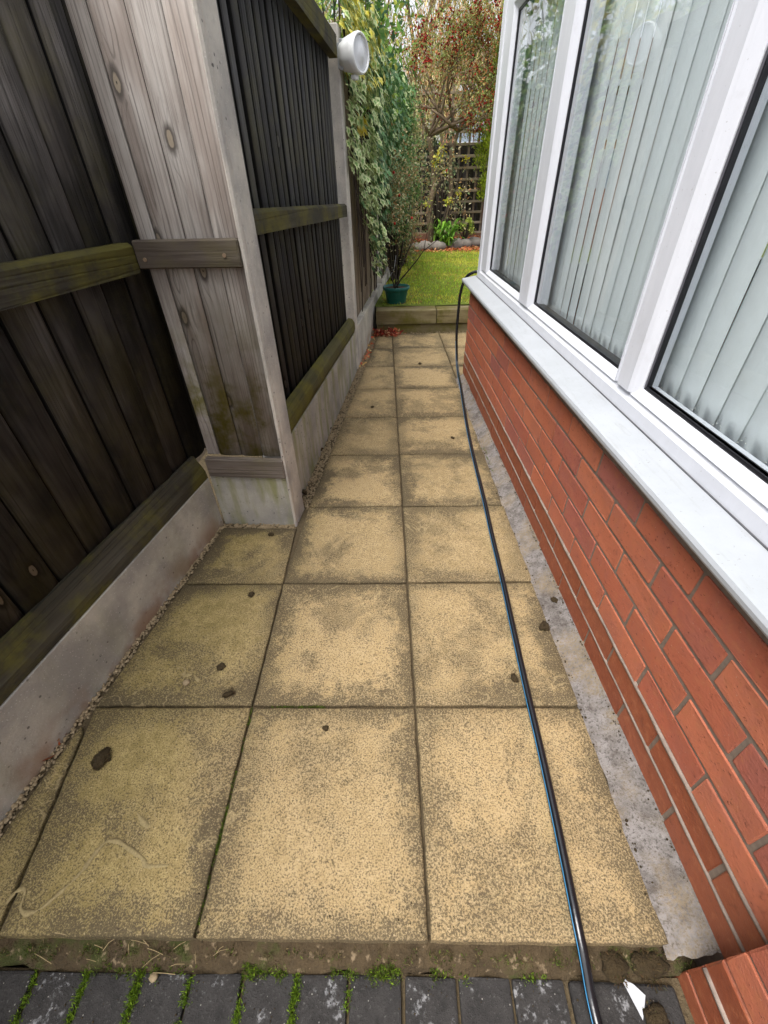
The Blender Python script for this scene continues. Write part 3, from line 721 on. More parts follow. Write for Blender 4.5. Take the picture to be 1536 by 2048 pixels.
# ================================================================== VEGETATION
def leaf_cloud(name, P, D, N, L, W, C, mat, fold=.25, extra=None):
    """P base points, D axis, N leaf normal, L length, W width, C colour  (numpy arrays) -> one mesh of 4-point folded leaves"""
    n = len(P); D = D / (np.linalg.norm(D, axis=1, keepdims=True) + 1e-9); S = np.cross(D, N); S /= (np.linalg.norm(S, axis=1, keepdims=True) + 1e-9)
    N = np.cross(S, D); L = np.broadcast_to(L, n)[:, None]; W = np.broadcast_to(W, n)[:, None]
    a = P; b = P + D * L * .42 + S * W * .5 + N * W * fold; c = P + D * L; d = P + D * L * .42 - S * W * .5 + N * W * fold
    v = np.stack([a, b, c, d], 1).reshape(-1, 3); i0 = np.arange(n) * 4
    tri = np.stack([i0, i0 + 1, i0 + 2, i0, i0 + 2, i0 + 3], 1).reshape(-1)
    me = bpy.data.meshes.new(name); me.vertices.add(4 * n); me.vertices.foreach_set('co', v.ravel())
    me.loops.add(6 * n); me.loops.foreach_set('vertex_index', tri.astype(np.int32)); me.polygons.add(2 * n)
    me.polygons.foreach_set('loop_start', (np.arange(2 * n) * 3).astype(np.int32)); me.update(); me.validate()
    ca = me.attributes.new('col', 'FLOAT_COLOR', 'POINT'); cc = np.ones((n, 4, 4)); cc[:, :, :3] = C[:, None, :]; ca.data.foreach_set('color', cc.ravel())
    me.materials.append(mat); return me
def rdir(n, up=0.0):
    d = RNG.normal(size=(n, 3)); d[:, 2] += up; return d / np.linalg.norm(d, axis=1, keepdims=True)
def pick(cols, n, var=.25, wts=None):
    cols = np.array(cols); i = RNG.choice(len(cols), n, p=wts); return cols[i] * (1 + RNG.uniform(-var, var, (n, 1)))
def clumps(centres, per, rad):
    c = np.repeat(np.array(centres), per, 0); d = RNG.normal(size=c.shape); d /= np.linalg.norm(d, axis=1, keepdims=True)
    return c + d * rad * (RNG.random((len(c), 1)) ** .4)
def branching(base, d0, length, r0, depth, V, F, tips, k=5, spread=.6, seg=4, upw=.15, ratio=.72, nb=(2, 3)):
    pts = [Vector(base)]; rad = [r0]; d = Vector(d0).normalized()
    for i in range(seg):
        d = (d + Vector((random.gauss(0, .13), random.gauss(0, .13), random.gauss(0, .08) + upw * .2))).normalized()
        pts.append(pts[-1] + d * length / seg); rad.append(r0 * (1 - .45 * (i + 1) / seg))
    tube_arrays(pts, rad, k, V, F)
    tips.append((pts[-1], d, depth)); tips.append((pts[len(pts) // 2], d, depth))
    if depth <= 0: return
    for _ in range(random.randint(*nb)):
        q = random.choice(pts[2:]); nd = (d + Vector((random.gauss(0, spread), random.gauss(0, spread), random.gauss(0, spread * .7) + upw))).normalized()
        branching(q, nd, length * ratio * random.uniform(.8, 1.15), rad[-1] * .8, depth - 1, V, F, tips, max(3, k - 1), spread, seg, upw, ratio, nb)
def berries(pts, r, mat, name):
    V = []; F = []
    for p_ in pts:
        n0 = len(V); x, y, z = p_; q = r * random.uniform(.8, 1.2)
        V += [(x - q, y, z), (x + q, y, z), (x, y - q, z), (x, y + q, z), (x, y, z - q), (x, y, z + q)]
        F += [(n0 + i, n0 + j, n0 + k_) for i in (0, 1) for j in (2, 3) for k_ in (4, 5)]
    me = pyd(name, V, F, True); me.materials.append(mat); return me
NZ = lambda n, z=1.0: np.tile(np.array([[0, 0, z]]), (n, 1)) + RNG.normal(size=(n, 3)) * .7

# ---- red-berried tree on the bed
tr = thing('berry_tree', 'small bare-stemmed tree with red berries before the trellis', 'tree', (.78, 9.15, .3))
V, F, tips = [], [], []
def stem(pts, r):
    P = catmull(pts, 5); rad = [r * (1 - .45 * i / (len(P) - 1)) for i in range(len(P))]; tube_arrays(P, rad, 9, V, F)
    return P[-1], (P[-1] - P[-3]).normalized()
s1 = stem([(-.02, 0, -.1), (-.08, 0, .25), (-.10, .02, .55), (-.02, .03, .85), (-.08, 0, 1.15), (-.16, -.1, 1.45)], .068)
s2 = stem([(.06, 0, -.1), (.10, 0, .15), (.24, .05, .50), (.26, .06, .8), (.22, 0, 1.15), (.30, -.1, 1.5)], .050)
for (e, d) in (s1, s2):
    for q in range(6):
        branching(e, (random.uniform(-1, 1), random.uniform(-1.2, .2), random.uniform(.15, 1)), .62, .026, 3, V, F, tips, 5, .55, 4, .12, .78, (2, 3))
link('trunk', pyd('trunk', V, F, True), M['bark'], tr)
tp = np.array([t[0] for t in tips if t[2] <= 2]); n = 14000
sel = tp[RNG.integers(len(tp), size=n)]; P = sel + RNG.normal(size=(n, 3)) * .085
C = pick([(.11, .13, .035), (.17, .155, .05), (.08, .11, .03), (.22, .13, .05), (.15, .18, .055), (.20, .20, .09), (.30, .10, .045), (.12, .16, .05)], n)
link('crown', leaf_cloud('crown', P, rdir(n, -.2), NZ(n), RNG.uniform(.022, .05, n), RNG.uniform(.012, .024, n), C, M['leaf']), None, tr)
bp = tp[RNG.choice(len(tp), 150)]; bp = np.repeat(bp, 9, 0) + RNG.normal(size=(1350, 3)) * .038
link('berries', berries(bp, .016, M['berry'], 'berries'), None, tr, kind='stuff')

# ---- conifer right of it, behind the window corner
cf = thing('conifer', 'bright yellow-green conifer beside the window corner', 'tree', (1.80, 9.1, .3))
V, F = [], []; tube_arrays([(-.02, 0, -.1), (-.12, 0, .4), (-.05, 0, 1.2), (0, 0, 2.6)], [.12, .10, .07, .02], 9, V, F)
for k in range(40):
    z = random.uniform(.5, 2.4); a = random.uniform(0, 6.28); r = .45 * (1 - (z - .3) / 3.0)
    tube_arrays([(0, 0, z), (r * math.cos(a), r * math.sin(a), z + .15)], [.014, .005], 4, V, F)
link('trunk', pyd('trunk', V, F, True), M['bark_red'], cf)
cen = []
for k in range(360):
    z = random.uniform(.62, 2.9); a = random.uniform(0, 6.28); r = .40 * max(.12, 1 - max(0, z - 1.0) / 2.6) * (.55 if z < .9 else 1) * random.uniform(.65, 1.05); cen.append((r * math.cos(a), r * math.sin(a), z))
n = 360 * 75; P = clumps(cen, 75, .10); D = P - np.repeat(np.array(cen), 75, 0); D[:, 2] += .10
C = pick([(.19, .24, .018), (.13, .19, .016), (.075, .11, .012), (.26, .31, .025)], n)
link('crown', leaf_cloud('crown', P, D, NZ(n, .3), RNG.uniform(.03, .06, n), RNG.uniform(.008, .016, n), C, M['leaf'], .1), None, cf)

# ---- ivy on the slatted fence
GD = Vector((math.cos(GR), math.sin(GR), 0)); GN = Vector((math.sin(GR), -math.cos(GR), 0))   # along, and towards the path
ivy = thing('ivy', 'variegated pale and green ivy hanging over the slatted fence', 'ivy', (*F1, 0), GR)
lobes = [(0, 0), (.20, -.10), (.50, -.02), (.33, .25), (.46, .52), (.20, .58), (0, 1.0), (-.20, .58), (-.46, .52), (-.33, .25), (-.50, -.02), (-.20, -.10)]
def ivy_mesh():
    V = [(0, .36, 0)] + [(x, y, -.10 * abs(x) - .12 * y * y) for x, y in lobes]; F = [(0, i, i % 12 + 1) for i in range(1, 13)]
    return V, F
IV, IF = ivy_mesh(); IV = np.array(IV); IV[:, 1] -= .2
def ivy_attr(me, cols, pales, nrep):
    rim = np.tile(np.array([0.0] + [1.0] * 12), nrep); me.attributes.new('rim', 'FLOAT', 'POINT').data.foreach_set('value', rim)
    for nm, arr in (('col', cols), ('pale', pales)):
        a = np.ones((nrep, 13, 4)); a[:, :, :3] = np.array(arr)[:, None, :] * (1.5 if nm == 'pale' else 1); me.attributes.new(nm, 'FLOAT_COLOR', 'POINT').data.foreach_set('color', a.ravel())
    me.materials.append(M['ivy'])
def ivy_spot():
    """position on the fence, local (s, out, z) and its shade kind"""
    while True:
        s = random.uniform(.06, 3.4); z = random.uniform(.32, 2.0)
        low = 1.03 - .35 * math.exp(-((s - .75) / .28) ** 2) + .15 * math.sin(s * 6) + (.12 if s < .3 else 0) - (.12 if s > 1.3 else 0)
        if z < low: continue
        if .22 < s < .42 and 1.28 < z < 1.62 and random.random() < .9 and not (1.42 < z < 1.47): continue
        out = random.uniform(.012, .07) + (.10 * random.random() if s > .5 else 0) + .05 * max(0, s - .8)
        return s, out, z
def ivy_cols(s, z):
    if z > 1.66 and s < .7 and random.random() < .6: return (.30, .27, .03), (.46, .42, .10)
    if .2 < s < .5 and 1.38 < z < 1.5: return (.38, .31, .03), (.50, .44, .12)
    if s > .75 and random.random() < .75 or random.random() < .12:
        f = random.uniform(.6, 1.2); return (.055 * f, .13 * f, .05 * f), (.11 * f, .20 * f, .085 * f)
    f = random.uniform(.75, 1.15); return (.11 * f, .19 * f, .06 * f), (.42 * f, .47 * f, .24 * f)
def ivy_pose():
    return Euler((R(90) - R(random.uniform(10, 50)), random.uniform(-.3, .3), random.uniform(-.7, .7))).to_matrix() @ Matrix.Rotation(math.pi + random.uniform(-.6, .6), 3, 'Z')
protos = []
for q in range(24):
    c1, c2 = ivy_cols(*[(.3, 1.7), (.35, 1.45), (.9, 1.0), (.15, 1.1), (.2, 1.2), (.1, 1.3)][q % 6])
    me = pyd('ivy_leaf', IV, IF); ivy_attr(me, [c1], [c2], 1); protos.append(me)
for q in range(300):
    s = 9
    while s > 1.1: s, o_, z = ivy_spot()
    if z > 1.66 and random.random() < .6: pi = random.choice([0, 6, 12, 18])
    elif .2 < s < .5 and 1.38 < z < 1.5: pi = random.choice([1, 7, 13, 19])
    elif s > .75: pi = random.choice([2, 8, 14, 20, 3, 9])
    else: pi = random.choice([3, 4, 5, 9, 10, 11, 15, 16, 17, 21, 22, 23])
    ob = link('leaf', protos[pi], None, ivy); sc_ = random.uniform(.042, .070)
    ob.matrix_local = Matrix.Translation((s, -o_ - .02, z)) @ (ivy_pose().to_4x4() @ Matrix.Scale(sc_, 4))
n = 4200; VV = []; cs, ps = [], []
for q in range(n):
    s, o_, z = ivy_spot(); m3 = np.array(ivy_pose()); c1, c2 = ivy_cols(s, z); cs.append(c1); ps.append(c2)
    VV.append(IV * random.uniform(.034, .062) @ m3.T + np.array([s, -o_, z]))
FF = [tuple(i + 13 * q for i in f) for q in range(n) for f in IF]
me = pyd('ivy_rest', np.concatenate(VV), FF); ivy_attr(me, cs, ps, n); link('foliage', me, None, ivy, kind='stuff')
V, F = [], []
for q in range(40):
    s = random.uniform(.15, 3.2); P_ = [(s, -.015, .35)]
    for z in np.arange(.5, 1.9, .15): P_.append((P_[-1][0] + random.gauss(0, .03), -.012 - random.random() * .02, z))
    tube_arrays(P_[random.randint(0, 3):], .004, 4, V, F)
link('stem', pyd('stems', V, F), M['bark_dark'], ivy)

# ---- rose shrub growing out of the green pot
pot = thing('flower_pot', 'dark green plastic flower pot standing on the sleeper edge', 'pot', (.045, 4.735, .19))
me = lathe([(.001, .004), (.084, .004), (.09, 0), (.094, .006), (.116, .118), (.118, .120), (.122, .122), (.128, .124), (.133, .128), (.135, .150), (.131, .156), (.124, .154), (.120, .135), (.001, .13)], 36); link('body', me, M['pot'], pot)
link('compost', lathe([(.001, .137), (.119, .136)], 20), M['soil'], pot)
link('handle', tube([(-.13, 0, .15), (-.10, 0, .19), (-.02, .01, .30), (.0, .01, .42)], .002, 5), M['paper'], pot)
sh = thing('potted_shrub', 'twiggy potted shrub with small leaves and a few red hips', 'shrub', (.045, 4.735, .325))
V, F, tips = [], [], []
for q, (dx, dy, l) in enumerate([(.55, .0, .50), (-.15, .1, .48), (.25, .2, .5), (-.35, .15, .48), (.4, .35, .5)]):
    branching((random.uniform(-.03, .03), random.uniform(-.03, .03), -.02), (dx, dy, 1.2), l, .0075, 4, V, F, tips, 5, .36, 4, .22, .72, (2, 3))
link('stem', pyd('stems', V, F, True), M['bark_dark'], sh)
tp = np.array([t[0] for t in tips if t[0][2] > .16]); n = 3600; P = tp[RNG.integers(len(tp), size=n)] + RNG.normal(size=(n, 3)) * .045
C = pick([(.12, .13, .06), (.17, .15, .07), (.21, .17, .10), (.09, .12, .06), (.25, .23, .16), (.19, .11, .05)], n)
link('foliage', leaf_cloud('foliage', P, rdir(n), NZ(n), RNG.uniform(.016, .032, n), RNG.uniform(.009, .017, n), C, M['leaf']), None, sh, kind='stuff')
for q in range(9):
    t = tp[RNG.integers(len(tp))]; link('rose_hip', tube([t + np.array([0, 0, .010]), t + np.array([0, 0, .004]), t - np.array([0, 0, .008]), t - np.array([0, 0, .014])], [.003, .009, .009, .003], 8), M['berry'], sh)

# ---- leafy shrubs along the fence and on the bed
def shrub(name, label, cat, loc, cen, per, rad, cols, Lr, Wr, group=None, up_=0, stems=True, mat='leaf', kind=None):
    t = thing(name, label, cat, loc, 0, group); n = len(cen) * per; P = clumps(cen, per, rad)
    link('foliage', leaf_cloud('foliage', P, rdir(n, up_), NZ(n), RNG.uniform(*Lr, n), RNG.uniform(*Wr, n), pick(cols, n), M[mat]), None, t)
    if stems:
        V, F = [], []
        for c in random.sample(list(cen), min(len(cen), 14)):
            c = Vector(c); tube_arrays([(c.x * .15, c.y * .15, 0), (c.x * .5, c.y * .5, c.z * .55), tuple(c)], [.016, .010, .004], 5, V, F)
        link('stem', pyd('stems', V, F, True), M['bark_dark'], t)
    return t
def ell(n, rx, ry, z0, z1, fill=.6):
    out = []
    for _ in range(n):
        a = random.uniform(0, 6.28); h = random.random(); r = random.uniform(fill, 1) * math.sin(math.pi * (.15 + .8 * h)) ** .6
        out.append((rx * r * math.cos(a), ry * r * math.sin(a), z0 + (z1 - z0) * h))
    return out
shrub('fence_shrub', 'dense dark green shrub against the slatted fence behind the pot', 'shrub', (.04, 6.0, .2), ell(60, .28, .5, .5, 1.75), 55, .13, [(.04, .085, .03), (.065, .12, .04), (.10, .15, .055), (.13, .15, .06)], (.03, .06), (.016, .03))
shrub('grey_shrub', 'olive and brown leaved shrub at the left edge of the lawn', 'shrub', (.14, 7.2, .2), ell(90, .36, .6, .15, 1.9, .4), 55, .13, [(.11, .13, .05), (.16, .16, .07), (.08, .11, .04), (.20, .19, .10), (.16, .09, .045)], (.022, .05), (.012, .024))
shrub('trellis_climber', 'grey-green climber tangled on the middle of the trellis', 'shrub', (.85, 9.75, .3), ell(20, .40, .08, .8, 1.75), 20, .11, [(.05, .08, .045), (.10, .13, .08), (.16, .18, .10), (.03, .05, .03)], (.05, .10), (.03, .05))
shrub('yellow_leaved_climber', 'few yellow leaves of a climber round the forked trunk', 'shrub', (.85, 9.05, .3), [(-.12, 0, 1.15), (-.1, 0, 1.08), (.05, 0, 1.0), (-.22, 0, .58), (.12, 0, .58), (.16, 0, .62), (.40, .1, 1.15), (.33, 0, .72), (.0, .1, 1.3), (-.05, 0, 1.2)], 16, .06, [(.42, .34, .02), (.45, .42, .10), (.30, .36, .06)], (.04, .075), (.025, .045), stems=True)
# strap-leaved fern clump
fn = thing('fern', 'bright green strap-leaved fern at the foot of the tree', 'fern', (.95, 8.95, .27))
V = []; F = []
for q in range(60):
    a = random.uniform(0, 6.28); l = random.uniform(.25, .45); h = random.uniform(.10, .32); wd = random.uniform(.018, .03); b = Vector((random.gauss(0, .07), random.gauss(0, .05), 0)); n0 = len(V)
    for i in range(7):
        t = i / 6; c = b + Vector((math.cos(a), math.sin(a), 0)) * l * t * .75 + Vector((0, 0, h * math.sin(t * 2.3) * 1.25)); sd_ = Vector((-math.sin(a), math.cos(a), 0)) * wd * math.sin(math.pi * (.12 + .86 * t))
        V += [tuple(c - sd_), tuple(c + sd_)]
    for i in range(6): F.append((n0 + 2 * i, n0 + 2 * i + 1, n0 + 2 * i + 3, n0 + 2 * i + 2))
me = pyd('fronds', V, F, True); a_ = me.attributes.new('col', 'FLOAT_COLOR', 'POINT'); cc = np.ones((len(V), 4)); cc[:, :3] = np.repeat(pick([(.09, .19, .025), (.13, .25, .03), (.06, .13, .02)], 60), 14, 0); a_.data.foreach_set('color', cc.ravel()); me.materials.append(M['leaf'])
link('fronds', me, None, fn, kind='stuff')
shrub('euonymus', 'small yellow-green shrub beneath the trellis squares', 'shrub', (1.32, 9.1, .33), ell(14, .14, .1, .05, .28), 22, .06, [(.22, .27, .05), (.33, .36, .10), (.14, .2, .04)], (.03, .055), (.02, .035))

# ---- leaves of the neighbour's plants showing over the fence
bb = thing('bamboo', 'bamboo with long green leaves hanging over the fence by the lamp', 'bamboo', (-.62, 3.05, 0))
V, F = [], []; cen = []
for q in range(26):
    x, y = random.uniform(-.30, .05), random.uniform(-.75, .75); tx, ty, tz = x + random.uniform(-.1, .32), y + random.gauss(0, .15), random.uniform(1.95, 2.6)
    P_ = catmull([(x, y, -.1), (x + .02, y, 1.0), (x + .05, y, 1.75), (tx, ty, tz)], 4); tube_arrays(P_, .006, 5, V, F)
    for c in P_[-6:]: cen += [tuple(c + Vector((random.gauss(0, .05), random.gauss(0, .06), random.gauss(0, .04)))) for _ in range(3)]
link('cane', pyd('canes', V, F, True), m_plain('cane', (.13, .15, .05), .5), bb)
cen = [c for c in cen if c[2] > 1.86]; n = len(cen) * 9; P = clumps(cen, 9, .06); D = rdir(n, -.6); D[:, 0] += .4
link('foliage', leaf_cloud('foliage', P, D, NZ(n), RNG.uniform(.08, .17, n), RNG.uniform(.012, .024, n), pick([(.05, .11, .03), (.08, .16, .035), (.14, .24, .05), (.22, .30, .07)], n), M['leaf'], .12), None, bb)
shrub('overhanging_shrub', 'mid green leafy shrub rising behind the lamp above the ivy', 'shrub', (-.40, 4.6, .1), [(x + .25 * (random.random() < .5) * random.random(), y, z) for x, y, z in ell(70, .38, .85, 1.45, 2.5)], 40, .13, [(.06, .12, .03), (.10, .19, .04), (.17, .25, .06), (.25, .27, .06), (.05, .10, .06)], (.035, .075), (.018, .034))
shrub('neighbour_hedge', 'green hedge standing behind the black fence panel', 'hedge', (-1.75, 2.6, -.1), [(random.uniform(-.45, .35), random.uniform(-3.2, 3.5), random.uniform(.5, 2.25)) for _ in range(150)], 40, .22, [(.06, .11, .03), (.09, .16, .04), (.13, .18, .06), (.18, .20, .07)], (.06, .11), (.03, .05))

# ---- far twiggy trees with straw coloured foliage
def far_tree(loc, h, spread, cols, label, n, drop=.5, name='weeping_tree', leafL=(.16, .42), leafW=(.012, .03)):
    t = thing(name, label, 'tree', loc, 0, 'trees beyond the garden'); V, F, tips = [], [], []
    P_ = catmull([(0, 0, -.2), (.1, 0, h * .2), (-.05, .05, h * .4), (.05, 0, h * .62)], 4); tube_arrays(P_, [.16 - .10 * i / (len(P_) - 1) for i in range(len(P_))], 8, V, F)
    for q in range(15):
        e = P_[random.randint(len(P_) // 4, len(P_) - 1)]; branching(e, (random.uniform(-1, 1), random.uniform(-1, 1), random.uniform(.25, 1.3)), spread, .05, 3, V, F, tips, 5, .45, 4, .22, .75, (2, 3))
    link('trunk', pyd('trunk', V, F, True), M['bark'], t)
    tp = np.array([q[0] for q in tips if q[2] <= 2]); P = tp[RNG.integers(len(tp), size=n)] + RNG.normal(size=(n, 3)) * np.array([.2, .2, .25]); P[:, 2] -= RNG.random(n) * drop
    D = rdir(n); D[:, 2] -= 1.6
    link('crown', leaf_cloud('crown', P, D, rdir(n), RNG.uniform(*leafL, n), RNG.uniform(*leafW, n), pick(cols, n), M['dry'], .1), None, t)
straw = [(.36, .26, .13), (.30, .23, .10), (.24, .20, .10), (.40, .30, .17), (.22, .14, .075), (.17, .16, .075)]
olive = [(.15, .15, .06), (.20, .19, .08), (.28, .25, .10), (.12, .14, .06)]
far_tree((.6, 15.5, -.1), 6.2, 1.45, straw, 'tall straw coloured weeping tree behind the middle of the trellis', 5200)
far_tree((3.0, 17, -.1), 7.2, 1.6, straw, 'tall straw coloured weeping tree behind the conifer', 5200)
far_tree((-1.6, 16, -.1), 6.5, 1.5, olive, 'olive green tree far behind the ivy covered fence', 5200)
far_tree((-.2, 13.2, -.1), 3.9, .8, olive, 'low olive tree beyond the fence corner left of the trellis', 2500, .2)
far_tree((-5.5, 9, -.1), 6.5, 1.5, olive, 'olive tree rising far behind the black fence', 5000)
far_tree((-4.6, 4.2, -.1), 5.6, 1.3, olive, 'bare olive tree rising behind the neighbour hedge', 1800)

# ---- trellis on a dark fence at the end of the garden
tl = thing('trellis', 'square wooden trellis screen at the end of the lawn', 'trellis', (.2, 9.95, .25))
ms = box(-.019, .019, 0, .014, 0, 2.15, .002); ms.materials.append(M['board_brown']); mh = box(0, 1.75, -.0, .014, -.019, .019, .002); mh.materials.append(M['trellis'])
for k in range(11): link('slat', ms, None, tl, (.05 + .165 * k, .015, .05))
for k in range(13): link('slat', mh, None, tl, (0, 0, .12 + .165 * k))
link('post', box(1.76, 1.84, -.02, .06, -.2, 2.2, .006), M['bark_red'], tl)
bf = thing('board_fence', 'dark fence panel behind the trellis', 'fence', (-.6, 10.2, .1), 0, 'closeboard fence panels')
me = box(0, .118, 0, .02, 0, 1.62, .002); me.materials.append(M['board'])
for k in range(34): link('board', me, None, bf, (.12 * k, random.uniform(-.004, .004), random.uniform(-.01, .01)))
link('rail', box(0, 4.1, .022, .06, .3, .38, .003), M['rail'], bf); link('rail', box(0, 4.1, .022, .06, 1.3, 1.38, .003), M['rail'], bf)

# ---- house seen through the trellis
fh = thing('far_house', 'distant orange brick house with white windows seen through the trellis', 'house', (5.85, 24, -.1))
link('wall', box(-3.2, 5.5, 0, 6, 0, 4.35, 0), M['farbrick'], fh)
link('roof', prism([(-.4, 4.25), (3, 6.0), (6.4, 4.25)], 'x', -3.5, 5.8), M['rooftile'], fh)
for wx in (-3.1, -2.35, -1.2, 1.0, 3.3):
    for wz in (.9, 2.55):
        f_ = link('window', boxes([(wx, wx + .06, -.06, .02, wz, wz + 1.35), (wx + .74, wx + .8, -.06, .02, wz, wz + 1.35), (wx + .06, wx + .74, -.06, .02, wz, wz + .07), (wx + .06, wx + .74, -.06, .02, wz + 1.28, wz + 1.35), (wx + .06, wx + .74, -.05, .02, wz + .62, wz + .7)], .005), M['upvc'], fh)
        link('pane', box(wx + .06, wx + .74, -.03, .01, wz + .07, wz + 1.28, 0), M['pane_far'], f_)
link('fascia', box(-3.5, 5.8, -.45, -.38, 4.12, 4.3, .01), M['upvc'], fh)

# ---- stones edging the bed
def rock(sx, sy, sz, seed, sub=2, amp=.18):
    bm = bmesh.new(); bmesh.ops.create_icosphere(bm, subdivisions=sub, radius=1)
    for v in bm.verts:
        k = 1 + amp * vnoise(v.co.x * 2 + seed, v.co.y * 2 + v.co.z * 1.5, seed) + amp * .4 * vnoise(v.co.x * 6, v.co.z * 6 + v.co.y * 5, seed)
        v.co = Vector((v.co.x * sx * k, v.co.y * sy * k, v.co.z * sz * k))
    return bm_mesh(bm, 'rock', True)
for q, (x, y, s_, lab) in enumerate([(.42, 8.75, .10, 'leftmost pale rockery stone under the shrub'), (.60, 8.85, .12, 'rockery stone left of the fern'), (.83, 8.85, .11, 'rockery stone below the fern'), (1.13, 9.0, .13, 'upright rockery stone right of the fern'), (1.34, 9.1, .11, 'flat rockery stone under the small yellow-green shrub'), (1.52, 9.2, .12, 'rockery stone nearest the conifer trunk')]):
    tag(link('rockery_stone', rock(s_ * 1.25, s_ * .8, s_ * .75, q * 3.1), M['stone'], None, (x, y, .27)), lab, 'stone', 'stones edging the flower bed')

# ================================================================== LOOSE SMALL THINGS
# lawn blades
n = 42000; P = np.stack([RNG.uniform(-.1, 2.6, n), 4.6 + 4.6 * RNG.random(n) ** .9, np.full(n, .19)], 1); D = rdir(n); D[:, 2] = np.abs(D[:, 2]) + .9
pn = np.array([vnoise(x * 3, y * 2, 2) + .6 * vnoise(x * 9, y * 7, 5) for x, y, _ in P])
C = np.where((pn > .1)[:, None], pick([(.29, .30, .04), (.35, .33, .06), (.23, .26, .035)], n), pick([(.13, .20, .025), (.18, .25, .03), (.22, .27, .03)], n))
br_ = RNG.random(n) < .10; C[br_] = pick([(.25, .13, .05), (.2, .09, .04)], int(br_.sum()))
o = link('grass', leaf_cloud('grass', P, D, rdir(n), RNG.uniform(.02, .045, n), RNG.uniform(.004, .008, n), C, M['leaf'], .05), None, kind='stuff'); tag(o, 'short yellow-green grass of the raised lawn', 'grass')
# leaf litter on the bed
n = 2600; x = RNG.uniform(-.1, 2.2, n); y = RNG.uniform(8.3, 9.4, n) + .3 * np.clip(x - .4, 0, 1.2) - .1; P = np.stack([x, y, np.array([.205 + bedz(a, b) for a, b in zip(x, y)]) + .012], 1)
o = link('leaf_litter', leaf_cloud('leaf_litter', P, rdir(n) * np.array([1, 1, .25]), NZ(n), RNG.uniform(.03, .06, n), RNG.uniform(.02, .035, n), pick([(.26, .07, .03), (.33, .11, .045), (.20, .06, .03), (.36, .19, .09)], n), M['dry']), None, kind='stuff'); tag(o, 'brown and red leaf litter along the back of the lawn', 'leaves')
# red leaves in the corner by the sleeper
n = 260; P = np.stack([RNG.normal(-.06, .065, n), 4.27 - np.abs(RNG.normal(0, .05, n)) + .05, np.abs(RNG.normal(.012, .015, n))], 1); P[:, 0] = np.maximum(P[:, 0], -.165)
o = link('fallen_leaves', leaf_cloud('fallen_leaves', P, rdir(n) * np.array([1, 1, .5]), NZ(n, 1.5), RNG.uniform(.03, .06, n), RNG.uniform(.014, .028, n), pick([(.17, .025, .015), (.11, .015, .012), (.24, .06, .03), (.28, .16, .09)], n), M['dry']), None, kind='stuff'); tag(o, 'heap of fallen red leaves in the corner by the sleeper', 'leaves')
n = 70; t = RNG.random(n); yv = 3.4 + .9 * t; P = np.stack([np.array([fx(F0, F1, q) for q in yv]) + RNG.uniform(.005, .05, n), yv, np.full(n, -.006)], 1)
o = link('fallen_leaves', leaf_cloud('fallen_leaves', P, rdir(n) * np.array([1, 1, .3]), NZ(n, 1.5), RNG.uniform(.02, .045, n), RNG.uniform(.012, .02, n), pick([(.34, .06, .03), (.40, .26, .10), (.28, .13, .06)], n), M['dry']), None, kind='stuff'); tag(o, 'scattered dry leaves in the gravel beside the far post', 'leaves')
n = 9; P = np.stack([RNG.normal(-.893, .006, n), RNG.normal(.50, .025, n), np.full(n, -.01)], 1)
o = link('fallen_leaves', leaf_cloud('fallen_leaves', P, rdir(n) * np.array([.4, 1, .7]), rdir(n), RNG.uniform(.02, .045, n), RNG.uniform(.008, .014, n), pick([(.20, .05, .02), (.14, .04, .018), (.26, .13, .06)], n), M['dry']), None, kind='stuff'); tag(o, 'reddish dry leaf bits against the long pale gravel board', 'leaves')

# gravel strips along the fences and the sleeper
ico = bmesh.new(); bmesh.ops.create_icosphere(ico, subdivisions=1, radius=1); IC = np.array([v.co[:] for v in ico.verts]); IT = [[v.index for v in f.verts] for f in ico.faces]; ico.free()
def pebbles(spots, rmin, rmax, label):
    VV, FF = [], []
    for q, (x, y, z) in enumerate(spots):
        s_ = random.uniform(rmin, rmax) * np.array([random.uniform(.7, 1.2), random.uniform(.7, 1.2), random.uniform(.5, .8)]); a = random.uniform(0, 6.28); rot = np.array([[math.cos(a), -math.sin(a), 0], [math.sin(a), math.cos(a), 0], [0, 0, 1]])
        VV.append((IC * (1 + RNG.uniform(-.12, .12, (len(IC), 1))) * s_) @ rot.T + np.array([x, y, z])); FF += [tuple(i + q * len(IC) for i in f) for f in IT]
    o = link('gravel', pyd('gravel', np.concatenate(VV), FF, True), M['pebble'], None, kind='stuff'); tag(o, label, 'gravel')
sp = []
for _ in range(800):
    y = random.uniform(.15, 1.40); e = fx(L0, L1, y); sp.append((e + random.uniform(.0, .026) * random.random() ** .4, y, random.uniform(-.014, -.004)))
for _ in range(330): x = random.uniform(-.745, -.425); sp.append((x, 1.402 - .08 * (x + .6) * 0 + random.uniform(-.015, .018), random.uniform(-.014, -.004)))
pebbles(sp, .003, .0065, 'fine pale gravel along the long pale gravel board')
sp = []
for _ in range(2300):
    y = random.uniform(1.53, 4.3); e = fx(F0, F1, y) if y < 3.38 else fx(F1, F2, y); sp.append((e + random.uniform(.002, .058), y, random.uniform(-.014, -.003)))
for _ in range(400): sp.append((random.uniform(-.15, 1.2), random.uniform(4.32, 4.385), random.uniform(-.014, -.003)))
pebbles(sp, .003, .0062, 'fine yellow gravel between the slabs and the black fence')

